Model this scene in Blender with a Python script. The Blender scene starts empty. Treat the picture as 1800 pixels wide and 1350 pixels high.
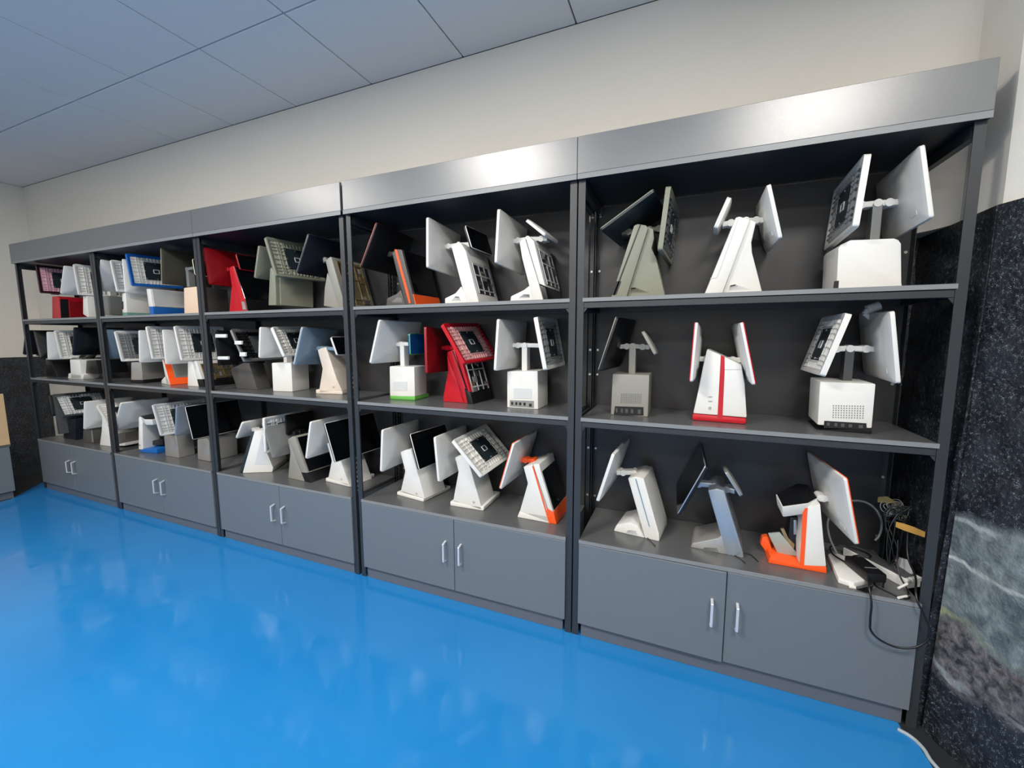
import bpy, bmesh, math, random
from mathutils import Vector, Matrix
R_ = math.radians
rnd = random.Random(7)
scene = bpy.context.scene
COL = scene.collection

# ---------------------------------------------------------------- camera
cam_d = bpy.data.cameras.new('camera'); cam = bpy.data.objects.new('camera', cam_d); COL.objects.link(cam)
cam_d.sensor_width = 36; cam_d.lens = 729.589 / 1800 * 36
cam_d.clip_start = 0.02
_r = Vector((0.92360582, 0.38333738, -0.00217732)); _u = Vector((-0.04098679, 0.10439686, 0.99369079)); _f = Vector((-0.38114612, 0.91768936, -0.11213331))
m = Matrix.Identity(4)
for i in range(3):
    m[i][0] = _r[i]; m[i][1] = _u[i]; m[i][2] = -_f[i]
m.translation = Vector((0.41624, -1.69820, 1.32575))
cam.matrix_world = m
scene.camera = cam

# ---------------------------------------------------------------- light
scene.view_settings.view_transform = 'Standard'
scene.view_settings.look = 'None'
scene.view_settings.exposure = 0.28
scene.view_settings.gamma = 1.0
scene.view_settings.use_curve_mapping = False
world = bpy.data.worlds.new('world'); scene.world = world; world.use_nodes = True
world.node_tree.nodes['Background'].inputs[0].default_value = (1.0, 0.97, 0.92, 1)
world.node_tree.nodes['Background'].inputs[1].default_value = 0.12
LAMP_W = 52
for lx, ly, lk in ((1.12, -1.85, 1.0), (-1.05, -1.85, 1.25), (-3.15, -1.85, .9), (0.1, -3.7, .9), (-2.4, -3.7, .8)):
    ld = bpy.data.lights.new('ceiling_lamp_light', 'AREA'); ld.shape = 'SQUARE'; ld.size = 0.56
    ld.energy = LAMP_W*lk; ld.color = (1.0, 0.95, 0.885)
    lo = bpy.data.objects.new('ceiling_lamp_light', ld); lo.location = (lx, ly, 2.85); COL.objects.link(lo)

# ---------------------------------------------------------------- materials
def lin(c):
    return tuple(((v/255)/12.92 if v/255 <= .04045 else ((v/255+.055)/1.055)**2.4) for v in c) + (1,)
def mat(name, rgb, rough=.45, metal=0.0, noise=.04, nscale=60, bump=0.0, bscale=200, spec=.5, coat=0):
    mt = bpy.data.materials.new(name); mt.use_nodes = True
    nt = mt.node_tree; b = nt.nodes['Principled BSDF']
    b.inputs['Roughness'].default_value = rough; b.inputs['Metallic'].default_value = metal
    b.inputs['Specular IOR Level'].default_value = spec
    if coat: b.inputs['Coat Weight'].default_value = coat; b.inputs['Coat Roughness'].default_value = .05
    tc = nt.nodes.new('ShaderNodeTexCoord'); nz = nt.nodes.new('ShaderNodeTexNoise')
    nz.inputs['Scale'].default_value = nscale; nz.inputs['Detail'].default_value = 3
    nt.links.new(tc.outputs['Object'], nz.inputs['Vector'])
    mx = nt.nodes.new('ShaderNodeMix'); mx.data_type = 'RGBA'
    c = lin(rgb)
    mx.inputs[6].default_value = tuple(v*(1-noise) for v in c[:3]) + (1,); mx.inputs[7].default_value = tuple(min(1, v*(1+noise)) for v in c[:3]) + (1,)
    nt.links.new(nz.outputs['Fac'], mx.inputs[0]); nt.links.new(mx.outputs[2], b.inputs['Base Color'])
    if bump:
        n2 = nt.nodes.new('ShaderNodeTexNoise'); n2.inputs['Scale'].default_value = bscale
        nt.links.new(tc.outputs['Object'], n2.inputs['Vector'])
        bp = nt.nodes.new('ShaderNodeBump'); bp.inputs['Strength'].default_value = bump; bp.inputs['Distance'].default_value = .002
        nt.links.new(n2.outputs['Fac'], bp.inputs['Height']); nt.links.new(bp.outputs['Normal'], b.inputs['Normal'])
    return mt
PAL = dict(white=(216,215,210), lightgrey=(196,198,198), midgrey=(128,130,130), grey=(120,122,120), darkgrey=(70,72,74),
    sage=(126,128,112), sage_dark=(92,93,80), sage_light=(150,152,136), warmgrey=(138,136,128), warmdark=(74,72,70),
    black=(16,17,20), darkslate=(34,44,48), navyblack=(20,23,34), red=(180,20,34), darkred=(126,10,20), lightred=(208,158,158),
    orange=(238,86,28), orangegrey=(196,110,92), bluegrey=(122,142,158), blue=(20,92,168), skyblue=(126,160,206), teal=(96,140,128),
    beige=(214,202,188), peach=(222,196,172), cream=(232,222,192), olive=(62,60,50), green=(96,170,72), pink=(214,170,182),
    blackred=(52,22,32), steel=(190,190,188), silver=(176,174,170), silverblue=(160,170,180), brass=(168,146,104), brassdark=(96,88,66),
    bluefilm=(22,70,130), greyglass=(150,156,150))
MATS = {}
def M_(n):
    if n in MATS: return MATS[n]
    rgb = PAL[n]; kw = dict(rough=.38, noise=.03)
    if n in ('steel',): kw = dict(rough=.3, metal=.8, noise=.1)
    if n in ('silver', 'silverblue'): kw = dict(rough=.32, metal=.55, noise=.05)
    if n == 'brass': kw = dict(rough=.35, metal=.7, noise=.25, nscale=120)
    if n == 'red': kw = dict(rough=.3, noise=.03)
    if n in ('sage', 'warmdark', 'warmgrey', 'sage_light'): kw = dict(rough=.45, noise=.03)
    if n == 'bluefilm': kw = dict(rough=.12, noise=.3, nscale=30)
    MATS[n] = mat(n, rgb, **kw); return MATS[n]
MATS['glass'] = mat('display_glass_black', (9, 11, 14), rough=.07, noise=.1, spec=.6)
RACK = mat('rack_dark_metal', (40, 43, 46), rough=.42, noise=.06, bump=.05)
POST = mat('post_dark_metal', (46, 49, 52), rough=.4, noise=.06)
BOARD = mat('grey_laminate', (84, 85, 86), rough=.27, noise=.07, nscale=260, bump=.12, bscale=600)
DBOARD = mat('shaded_underside_laminate', (38, 40, 43), rough=.4, noise=.06)  # board laminate darkened, underside shade put into the colour
EDGE = mat('light_grey_edging', (122, 125, 126), rough=.4, noise=.04)
FASC = mat('fascia_laminate', (98, 100, 101), rough=.3, spec=1.0, noise=.06, nscale=300, bump=.1, bscale=700)
BACK = mat('back_panel_laminate', (50, 50, 52), rough=.38, noise=.05)
CAB = mat('cabinet_laminate', (100, 107, 113), rough=.4, noise=.07, nscale=320, bump=.15, bscale=700)
KICK = mat('toe_kick_laminate', (88, 93, 101), rough=.5, noise=.05)
CHROME = mat('brushed_chrome', (214, 216, 218), rough=.35, metal=.45, noise=.05)
BOLT = mat('zinc_bolt', (200, 200, 196), rough=.3, metal=.7, noise=.1)

# ---------------------------------------------------------------- mesh helpers
class MB:
    def __init__(s): s.v = []; s.f = []
    def add(s, vs, fs):
        o = len(s.v); s.v += [tuple(v) for v in vs]; s.f += [tuple(i+o for i in f) for f in fs]
    def box(s, x0, x1, y0, y1, z0, z1):
        s.add([(x0,y0,z0),(x1,y0,z0),(x1,y1,z0),(x0,y1,z0),(x0,y0,z1),(x1,y0,z1),(x1,y1,z1),(x0,y1,z1)],
              [(0,3,2,1),(4,5,6,7),(0,1,5,4),(1,2,6,5),(2,3,7,6),(3,0,4,7)])
    def obox(s, c, ax, ay, az, hx, hy, hz):
        c = Vector(c); vs = []
        for k in (-1, 1):
            for i, j in ((-1,-1),(1,-1),(1,1),(-1,1)):
                vs.append(c + ax*hx*i + ay*hy*j + az*hz*k)
        s.add(vs, [(0,3,2,1),(4,5,6,7),(0,1,5,4),(1,2,6,5),(2,3,7,6),(3,0,4,7)])
    def cyl(s, p0, p1, r, n=14, r1=None):
        p0 = Vector(p0); p1 = Vector(p1); d = (p1-p0).normalized(); r1 = r if r1 is None else r1
        t = d.orthogonal().normalized(); q = d.cross(t); vs = []
        for p, rr in ((p0, r), (p1, r1)):
            for i in range(n):
                a = 2*math.pi*i/n; vs.append(p + t*math.cos(a)*rr + q*math.sin(a)*rr)
        fs = [(i, (i+1) % n, n+(i+1) % n, n+i) for i in range(n)] + [tuple(range(n-1, -1, -1)), tuple(range(n, 2*n))]
        s.add(vs, fs)
    def prism(s, pts, o, e, d, dep):
        """pts (s,t) polygon in plane o + s*e + t*Z, extruded along d by dep"""
        o = Vector(o); e = Vector(e); d = Vector(d); z = Vector((0,0,1)); n = len(pts)
        ar = sum(pts[i][0]*pts[(i+1) % n][1]-pts[(i+1) % n][0]*pts[i][1] for i in range(n))
        P = pts if ar > 0 else pts[::-1]
        vs = [o+e*a+z*b for a, b in P] + [o+e*a+z*b+d*dep for a, b in P]
        s.add(vs, [tuple(range(n)), tuple(range(2*n-1, n-1, -1))] + [(i, n+i, n+(i+1) % n, (i+1) % n) for i in range(n)])
    def build(s, name, m, parent=None, bev=0, seg=2, smooth=False, loc=None):
        me = bpy.data.meshes.new(name); me.from_pydata(s.v, [], s.f)
        bm = bmesh.new(); bm.from_mesh(me)
        bmesh.ops.recalc_face_normals(bm, faces=bm.faces)
        if bev:
            es = [e for e in bm.edges if len(e.link_faces) == 2 and e.calc_face_angle(0) > .35]
            bmesh.ops.bevel(bm, geom=es, offset=bev, segments=seg, affect='EDGES', clamp_overlap=True, profile=.6)
        if smooth:
            for f in bm.faces: f.smooth = True
        bm.to_mesh(me); bm.free()
        if smooth: me.set_sharp_from_angle(angle=R_(38))
        me.materials.append(m)
        ob = bpy.data.objects.new(name, me); COL.objects.link(ob)
        if loc: ob.location = loc
        if parent: ob.parent = parent
        return ob
def tag(o, label=None, cat=None, group=None, kind=None):
    if label: o['label'] = label
    if cat: o['category'] = cat
    if group: o['group'] = group
    if kind: o['kind'] = kind
    return o
def empty(name, loc, label=None, cat=None, group=None):
    o = bpy.data.objects.new(name, None); COL.objects.link(o); o.location = loc; o.empty_display_size = .05
    return tag(o, label, cat, group)
def inst(me, name, parent=None, loc=(0,0,0)):
    o = bpy.data.objects.new(name, me); COL.objects.link(o); o.location = loc
    if parent: o.parent = parent
    return o
Vx, Vy, Vz = Vector((1,0,0)), Vector((0,1,0)), Vector((0,0,1))
def tube(name, pts, r, m, parent=None, res=6, cyclic=False):
    cu = bpy.data.curves.new(name, 'CURVE'); cu.dimensions = '3D'; cu.bevel_depth = r; cu.bevel_resolution = 2; cu.resolution_u = res
    sp = cu.splines.new('BEZIER'); sp.bezier_points.add(len(pts)-1)
    for b, p in zip(sp.bezier_points, pts):
        b.co = p; b.handle_left_type = b.handle_right_type = 'AUTO'
    sp.use_cyclic_u = cyclic; cu.use_fill_caps = True
    tmp = bpy.data.objects.new(name, cu); me = bpy.data.meshes.new_from_object(tmp); bpy.data.objects.remove(tmp)
    me.materials.clear(); me.materials.append(m)
    for p in me.polygons: p.use_smooth = True
    o = bpy.data.objects.new(name, me); COL.objects.link(o)
    if parent: o.parent = parent
    return o

# ---------------------------------------------------------------- the room
def node_mat(name):
    mt = bpy.data.materials.new(name); mt.use_nodes = True
    nt = mt.node_tree; return mt, nt, nt.nodes['Principled BSDF']
def mkfloor():
    mt, nt, b = node_mat('blue_epoxy')
    tc = nt.nodes.new('ShaderNodeTexCoord')
    n1 = nt.nodes.new('ShaderNodeTexNoise'); n1.inputs['Scale'].default_value = 1.3; n1.inputs['Detail'].default_value = 5
    n2 = nt.nodes.new('ShaderNodeTexNoise'); n2.inputs['Scale'].default_value = 9; n2.inputs['Detail'].default_value = 4
    for n in (n1, n2): nt.links.new(tc.outputs['Object'], n.inputs['Vector'])
    mx = nt.nodes.new('ShaderNodeMix'); mx.data_type = 'RGBA'
    mx.inputs[6].default_value = lin((20, 105, 170)); mx.inputs[7].default_value = lin((40, 124, 184))
    nt.links.new(n1.outputs['Fac'], mx.inputs[0]); nt.links.new(mx.outputs[2], b.inputs['Base Color'])
    mr = nt.nodes.new('ShaderNodeMapRange'); mr.inputs[1].default_value = .3; mr.inputs[2].default_value = .7
    mr.inputs[3].default_value = .05; mr.inputs[4].default_value = .2
    nt.links.new(n2.outputs['Fac'], mr.inputs[0]); nt.links.new(mr.outputs[0], b.inputs['Roughness'])
    bp = nt.nodes.new('ShaderNodeBump'); bp.inputs['Strength'].default_value = .25; bp.inputs['Distance'].default_value = .004
    n3 = nt.nodes.new('ShaderNodeTexNoise'); n3.inputs['Scale'].default_value = 7; n3.inputs['Detail'].default_value = 2
    nt.links.new(tc.outputs['Object'], n3.inputs['Vector'])
    nt.links.new(n3.outputs['Fac'], bp.inputs['Height']); nt.links.new(bp.outputs['Normal'], b.inputs['Normal'])
    b.inputs['Specular IOR Level'].default_value = .5
    return mt
WALLP = mat('cream_wall_paint', (226, 221, 210), rough=.7, noise=.02, nscale=3, bump=.15, bscale=160)
def mkrock(mural):
    mt, nt, b = node_mat('black_sparkle_stone' + ('_mural' if mural else ''))
    L = nt.links; tc = nt.nodes.new('ShaderNodeTexCoord')
    def noise(s, d=4, dist=0):
        n = nt.nodes.new('ShaderNodeTexNoise'); n.inputs['Scale'].default_value = s; n.inputs['Detail'].default_value = d; n.inputs['Distortion'].default_value = dist
        L.new(tc.outputs['Object'], n.inputs['Vector']); return n.outputs['Fac']
    def ramp(fac, a, c):
        r = nt.nodes.new('ShaderNodeMapRange'); r.inputs[1].default_value = a; r.inputs[2].default_value = c; L.new(fac, r.inputs[0]); return r.outputs[0]
    def mix(f, a, c):
        x = nt.nodes.new('ShaderNodeMix'); x.data_type = 'RGBA'
        L.new(f, x.inputs[0])
        if isinstance(a, tuple): x.inputs[6].default_value = a
        else: L.new(a, x.inputs[6])
        if isinstance(c, tuple): x.inputs[7].default_value = c
        else: L.new(c, x.inputs[7])
        return x.outputs[2]
    def math_(op, a, c):
        x = nt.nodes.new('ShaderNodeMath'); x.operation = op
        for i, q in enumerate((a, c)):
            if isinstance(q, (int, float)): x.inputs[i].default_value = q
            else: L.new(q, x.inputs[i])
        return x.outputs[0]
    base = mix(ramp(noise(14), .35, .7), lin((17, 19, 24)), lin((40, 44, 50)))
    vo = nt.nodes.new('ShaderNodeTexVoronoi'); vo.inputs['Scale'].default_value = 290
    mp = nt.nodes.new('ShaderNodeMapping'); mp.inputs['Scale'].default_value = (1, 1, 1.9); L.new(tc.outputs['Object'], mp.inputs['Vector']); L.new(mp.outputs[0], vo.inputs['Vector'])
    fl = math_('MULTIPLY', ramp(vo.outputs['Distance'], .42, .2), ramp(noise(90), .5, .64))
    base = mix(fl, base, lin((150, 160, 168)))
    if mural:
        sx = nt.nodes.new('ShaderNodeSeparateXYZ'); L.new(tc.outputs['Object'], sx.inputs[0])
        zz = math_('ADD', sx.outputs[2], math_('MULTIPLY', noise(5, 3), .16))
        inz = math_('MULTIPLY', ramp(zz, .30, .33), ramp(zz, .87, .84))
        g = mix(ramp(noise(22, 7, .3), .35, .65), lin((74, 84, 88)), lin((122, 132, 134)))
        low = mix(ramp(noise(34, 8, .6), .35, .65), lin((44, 45, 48)), lin((112, 108, 108)))
        g = mix(ramp(zz, .50, .47), g, low)
        # painted veins
        for zc, wd, cl in ((.835, .012, (150, 156, 158)), (.70, .010, (172, 178, 174)), (.50, .018, (132, 138, 112)), (.335, .012, (130, 136, 138))):
            d = math_('ABSOLUTE', math_('SUBTRACT', zz, zc), 0)
            g = mix(math_('MULTIPLY', ramp(d, wd, wd*.3), ramp(noise(4, 1), .3, .45)), g, lin(cl))
        g = mix(math_('MULTIPLY', fl, .55), g, lin((150, 158, 162)))
        base = mix(inz, base, g)
    L.new(base, b.inputs['Base Color'])
    b.inputs['Roughness'].default_value = .42
    bp = nt.nodes.new('ShaderNodeBump'); bp.inputs['Strength'].default_value = .7; bp.inputs['Distance'].default_value = .006
    L.new(noise(75, 6), bp.inputs['Height']); L.new(bp.outputs['Normal'], b.inputs['Normal'])
    return mt
ROCK = mkrock(False); ROCKM = mkrock(True)
CEILT = mat('ceiling_tile_mineral', (232, 230, 228), rough=.85, noise=.05, nscale=180, bump=.15, bscale=260)
CEILG = mat('ceiling_grid_dark', (110, 114, 124), rough=.7)
FLOORM = mkfloor()
DARKG = mat('bare_dark_ground', (24, 28, 34), rough=.7, noise=.3, nscale=12, bump=.3, bscale=60)

HC = 2.867; XW = -5.942; YW = .50; YB = -4.6
# right wall runs back to front at x 1.27, then splays outwards
rw = [(1.27, YW), (1.262, .03), (3.1, YB)]
def struct(o): o['kind'] = 'structure'; return o
# blue coating, with the bare dark strip along the left and right ends
b_ = MB(); b_.add([(-5.02, .066, .002), (-4.69, -.235, .002), (-4.69, YB, .002), (3.1, YB, .002), (1.26, -.25, .002), (1.176, -.146, .002), (1.172, -.07, .002), (1.148, -.035, .002), (1.148, YW-.1, .002), (-5.02, YW-.1, .002)], [tuple(range(10))])
fl = b_.build('floor', FLOORM); struct(fl)
b_ = MB(); b_.box(XW-.1, 3.3, YB-.1, YW+.1, -.08, 0)
g_ = b_.build('floor_base', DARKG, fl); g_['label'] = 'bare dark ground beyond the blue coating'
CURB = mat('white_sealant', (150, 160, 164), rough=.6, noise=.25, nscale=30, bump=.5, bscale=60)
c_ = tube('sealant_edge', [(1.135, -.03, .004), (1.160, -.045, .004), (1.178, -.08, .005), (1.182, -.13, .005), (1.215, -.2, .005), (1.30, -.30, .004)], .006, CURB, fl)
b_ = MB(); b_.box(XW-.1, 1.37, YW, YW+.1, 0, HC); struct(b_.build('wall_back', WALLP))
b_ = MB(); b_.box(XW-.1, XW, YB, YW, 0, HC); lw = struct(b_.build('wall_left', WALLP))
b_ = MB(); b_.box(XW-.1, 3.3, YB-.1, YB, 0, HC); struct(b_.build('wall_front', WALLP))
b_ = MB(); n = len(rw)
ins = [(x, y) for x, y in rw]; outs = [(x+.12, y+.02) for x, y in rw]
vs = [(x, y, z) for z in (0, HC) for x, y in ins+outs]
q = 2*n; fs = []
for i in range(n-1):
    fs += [(i, i+1, q+i+1, q+i), (n+i, q+n+i, q+n+i+1, n+i+1), (i, n+i, n+i+1, i+1), (q+i, q+i+1, q+n+i+1, q+n+i)]
fs += [(0, q, q+n, n), (n-1, 2*n-1, q+2*n-1, q+n-1)]
b_.add(vs, fs); wr = struct(b_.build('wall_right', WALLP))
# rough stone lining on the right wall, up to 1.70 m, proud of the paint and thicker at its foot
def lining(name, p0, p1, zt, m, th_t=.012, th_b=.06, nu=60, nv=90, amp=.006, seed=1):
    import mathutils
    p0 = Vector((*p0, 0)); p1 = Vector((*p1, 0)); e = (p1-p0); nrm = Vector((e.y, -e.x, 0)).normalized()
    if nrm.x > 0: nrm = -nrm
    vs = []
    for j in range(nv+1):
        for i in range(nu+1):
            u = i/nu; v = j/nv; p = p0+e*u; p.z = zt*v
            a = amp if 0 < i < nu and j < nv-1 else 0
            dd = th_b*(1-v)**1.6 + th_t + a*mathutils.noise.noise(Vector((p.x*9+seed, p.y*9, p.z*9)))*1.6 + a*.6*mathutils.noise.noise(Vector((p.x*38, p.y*38+seed, p.z*38)))
            vs.append(p+nrm*dd)
    fs = [(j*(nu+1)+i, j*(nu+1)+i+1, (j+1)*(nu+1)+i+1, (j+1)*(nu+1)+i) for j in range(nv) for i in range(nu)]
    k = len(vs); vs += [p0+Vz*zt+nrm*-.0, p1+Vz*zt+nrm*-.0]
    top = [nv*(nu+1)+i for i in range(nu+1)]
    fs.append(tuple(top)+(k+1, k))
    k = len(vs); vs += [p0, p0+Vz*zt, p1, p1+Vz*zt]
    fs.append(tuple(j*(nu+1) for j in range(nv+1)) + (k+1, k)); fs.append(tuple(j*(nu+1)+nu for j in range(nv, -1, -1)) + (k+2, k+3))
    b = MB(); b.add(vs, fs); return b.build(name, m, wr, smooth=True)
o = lining('stone_lining', (1.269, .498), (1.262, .03), 1.71, ROCK); o['label'] = 'black sparkling stone lining beside the rack'
b_ = MB(); b_.box(1.12, 1.27, YW-.012, YW-.0005, 0, 1.712); o = b_.build('stone_lining', ROCK, bpy.data.objects['wall_back']); o['label'] = 'narrow strip of black stone lining on the back wall corner'
o = lining('stone_lining', (1.262, .03), (2.294, -2.57), 1.71, ROCKM, nu=260, seed=5, amp=.005, th_b=.04); o['label'] = 'black stone lining with painted grey mountain patch'
b_ = MB(); k_ = 12; rr_ = .30; P_ = [(1.2698, YW-.0004)]
P_ = [(1.2697-rr_+rr_*math.sin(R_(90*i/k_)), YW-rr_-.0003+rr_*math.cos(R_(90*i/k_))) for i in range(k_+1)] + [(1.2697, YW-.0003)]
n_ = len(P_); b_.add([(x, y, z) for z in (1.712, HC) for x, y in P_], [(i, (i+1) % n_, n_+(i+1) % n_, n_+i) for i in range(n_)]+[tuple(range(n_-1, -1, -1)), tuple(range(n_, 2*n_))])
b_.build('added_corner_cove', WALLP, bpy.data.objects['wall_back'], smooth=True)  # added rounding that softens the change of light at the wall corner
# dark lining of the left wall
b_ = MB(); b_.box(XW, XW+.03, YB, YW, 0, 1.132); o = b_.build('dado_panel', ROCK, lw)
# ceiling
b_ = MB(); b_.box(XW-.1, 3.3, YB-.1, YW+.1, HC+.012, HC+.1); ce = struct(b_.build('ceiling', CEILG))
TS = .638; GAP = .004
tiles = {}
def tile(x0, x1, y0, y1):
    key = (round(x1-x0, 3), round(y1-y0, 3))
    if key not in tiles:
        b = MB(); w, d = key[0]/2-GAP, key[1]/2-GAP; b.box(-w, w, -d, d, 0, .014)
        o = b.build('ceiling_tile', CEILT, ce, bev=.002, seg=1); tiles[key] = o.data; o.location = ((x0+x1)/2, (y0+y1)/2, HC)
    else: inst(tiles[key], 'ceiling_tile', ce, ((x0+x1)/2, (y0+y1)/2, HC))
ys = [YW, -.108]
while ys[-1] > YB+TS: ys.append(ys[-1]-.638)
xs = [-1.4227+TS*i for i in range(-7, 8)]; xs = [XW]+[x for x in xs if x > XW+.05]
for j in range(len(ys)-1):
    for i in range(len(xs)-1):
        if xs[i+1] > 1.35 and ys[j] > -.8: 
            if xs[i] < 1.2: tile(xs[i], 1.26, ys[j+1], ys[j])
            continue
        if xs[i+1] > 2.9 - (YB-ys[j+1])*-.4: continue
        tile(xs[i], xs[i+1], ys[j+1], ys[j])
# ---------------------------------------------------------------- racks
ZT, Z2, Z1, ZC = 1.941, 1.484, .989, .453
YD = .386
_post = None
def post_mesh(slots):
    b = MB()
    b.box(0, .028, 0, .0025, 0, 1.955)                 # front flange
    b.box(0, .0025, .0025, .015, 0, 1.955); b.box(0, .0025, .021, .036, 0, 1.955)   # punched side flange
    z = 0
    if not slots: b.box(0, .0025, .015, .021, 0, 1.955); z = 9
    while z < 1.93:
        b.box(0, .0025, .015, .021, z, z+.013); z += .026
    return b
def mirror_x(me, name):
    n = me.copy(); n.name = name
    for v in n.vertices: v.co.x *= -1
    n.flip_normals(); return n
def mirror_y(me, name):
    n = me.copy(); n.name = name
    for v in n.vertices: v.co.y *= -1
    n.flip_normals(); return n
PM = {}
for sl in (0, 1):
    tmp = post_mesh(sl).build('post', POST); l_ = tmp.data; bpy.data.objects.remove(tmp)
    r_ = mirror_x(l_, 'post_r'); PM[sl] = (l_, r_, mirror_y(l_, 'post_lb'), mirror_y(r_, 'post_rb'))
bb = MB(); bb.cyl((0, 0, 0), (0, -.004, 0), .0058, 10); tmp = bb.build('bolt', BOLT); bolt_me = tmp.data; bpy.data.objects.remove(tmp)
RL = {1: 'leftmost dark grey display rack holding the red and white terminals by the far wall',
      2: 'dark grey display rack second from the left holding the blue-framed terminal',
      3: 'dark grey display rack in the middle of the row, left of the narrow gap',
      4: 'dark grey display rack second from the right holding the bright red terminal',
      5: 'dark grey display rack at the right end beside the black stone wall'}
CLb = {1: 'low grey two-door cabinet at the far left end of the row', 2: 'low grey two-door cabinet second from the left under the silver terminals',
       3: 'low grey two-door cabinet in the middle of the row', 4: 'low grey two-door cabinet second from the right under the white and orange terminal',
       5: 'low grey two-door cabinet at the right end with a black cable hanging over it'}
split = {5: .60, 4: -.597, 3: -1.807, 2: -3.003, 1: -4.215}
for u in range(1, 6):
    x0 = -4.8+1.2*(u-1); x1 = x0+(1.181 if u == 3 else 1.194)
    r = empty('display_rack', (x0, 0, 0), RL[u], 'shelving', 'dark grey display racks in a row')
    W = x1-x0
    if u in (1,): pass
    L4, R3 = PM[int(u == 4)], PM[int(u == 3)]
    for me, x, y in ((L4[0], 0, 0), (R3[1], W, 0), (L4[2], 0, YD), (R3[3], W, YD)):
        inst(me, 'post', r, (x, y, 0))
    # header board and its top board with a lighter front lip
    gx = W + (.0055 if u in (1, 2) else (0 if u == 3 else 0))
    b = MB(); b.box(-.002 if u != 4 else .0, gx+.003, -.018, -.001, 1.962, 2.101); b.build('header_board', FASC, r, bev=.0015, seg=1)
    b = MB(); b.box(0, .016, .0, YD, 1.965, 2.09); b.box(gx-.016, gx, .0, YD, 1.965, 2.09); b.build('header_return', RACK, r)
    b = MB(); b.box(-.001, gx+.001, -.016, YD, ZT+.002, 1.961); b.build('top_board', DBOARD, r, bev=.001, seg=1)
    b = MB(); b.box(-.001, gx+.002, -.0185, -.016, ZT+.001, 1.9615); b.build('edge_strip', EDGE, r)
    for z, nm in ((Z2, 2), (Z1, 1)):
        b = MB(); b.box(.024, W-.024, -.001, YD-.02, z-.016, z); b.build('shelf_board', BOARD, r, bev=.001, seg=1)
        b = MB(); b.box(.024, W-.024, -.003, -.001, z-.0155, z-.0005); b.build('edge_strip', EDGE, r)
        b = MB(); b.box(.028, W-.028, .002, .022, z-.041, z-.018); b.build('shelf_beam', POST, r, bev=.001, seg=1)
        b = MB(); b.box(.028, W-.028, YD-.04, YD-.02, z-.041, z-.018); b.build('shelf_beam', POST, r)
        for xx in (.004, W-.026):
            b = MB(); b.box(xx, xx+.022, .02, YD-.02, z-.042, z-.0175); b.build('side_beam', POST, r)
        for sx, xx in ((1, .028), (-1, W-.028)):
            b = MB(); b.prism([(0, 0), (sx*.014, 0), (0, -.018)], (xx, .004, z-.042), Vx, Vy, .003); b.build('corner_bracket', POST, r)
    for xx in (.004, W-.026):
        b = MB(); b.box(xx, xx+.022, .02, YD-.02, 1.905, ZT); b.build('side_beam', POST, r)
    b = MB(); b.box(.03, W-.03, YD-.016, YD-.008, .40, ZT); b.build('back_panel', BACK, r)
    for xx in (.016, W-.016):
        for z in (1.90, 1.644, 1.262, 1.139, .76, .509):
            inst(bolt_me, 'bolt', r, (xx, YD-.003, z))
    # cabinet
    cx0, cx1 = x0+.027, x0+(1.155 if u == 3 else 1.167)
    c = empty('storage_cabinet', (cx0, 0, 0), CLb[u], 'cabinet', 'low cabinets at the foot of the racks')
    w = cx1-cx0
    b = MB(); b.box(0, w, .008, YD-.02, .0625, ZC-.017); b.build('carcass', CAB, c)
    b = MB(); b.box(-.001, w+.001, -.009, YD-.018, ZC-.015, ZC); b.build('cabinet_top', BOARD, c, bev=.0012, seg=1)
    b = MB(); b.box(-.001, w+.001, -.011, -.009, ZC-.0145, ZC-.0008); b.build('edge_strip', EDGE, c)
    b = MB(); b.box(.012, w-.012, .004, YD-.03, 0.003, .061); b.build('toe_kick', KICK, c)
    sp = split[u]-cx0
    for side, (a0, a1) in (('l', (0, sp-.0015)), ('r', (sp+.0015, w))):
        hinge = a0 if side == 'l' else a1
        d = MB(); d.box(a0-hinge, a1-hinge, -.010, .006, .066, ZC-.0175)
        do = d.build('cabinet_door', CAB, c, bev=.0012, seg=1); do.location = (hinge, 0, 0)
        if u == 5 and side == 'l': do.rotation_euler = (0, 0, R_(-.7))
        hx = (sp-.047 if side == 'l' else sp+.04) - hinge
        h = MB()
        z0, z1, yy = .212, .322, -.036
        h.box(hx-.005, hx+.005, yy-.003, yy+.003, z0+.008, z1-.008)
        for zz, s in ((z0, 1), (z1, -1)):
            h.add([(hx-.005, -.010, zz), (hx+.005, -.010, zz), (hx+.005, -.010, zz+s*.007), (hx-.005, -.010, zz+s*.007),
                   (hx-.005, yy-.003, zz+s*.008), (hx+.005, yy-.003, zz+s*.008), (hx+.005, yy+.003, zz+s*.014), (hx-.005, yy+.003, zz+s*.014)],
                  [(0,1,2,3), (4,7,6,5), (0,4,5,1), (1,5,6,2), (2,6,7,3), (3,7,4,0)])
        ho = h.build('handle', CHROME, do, bev=.0012, seg=1)

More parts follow.
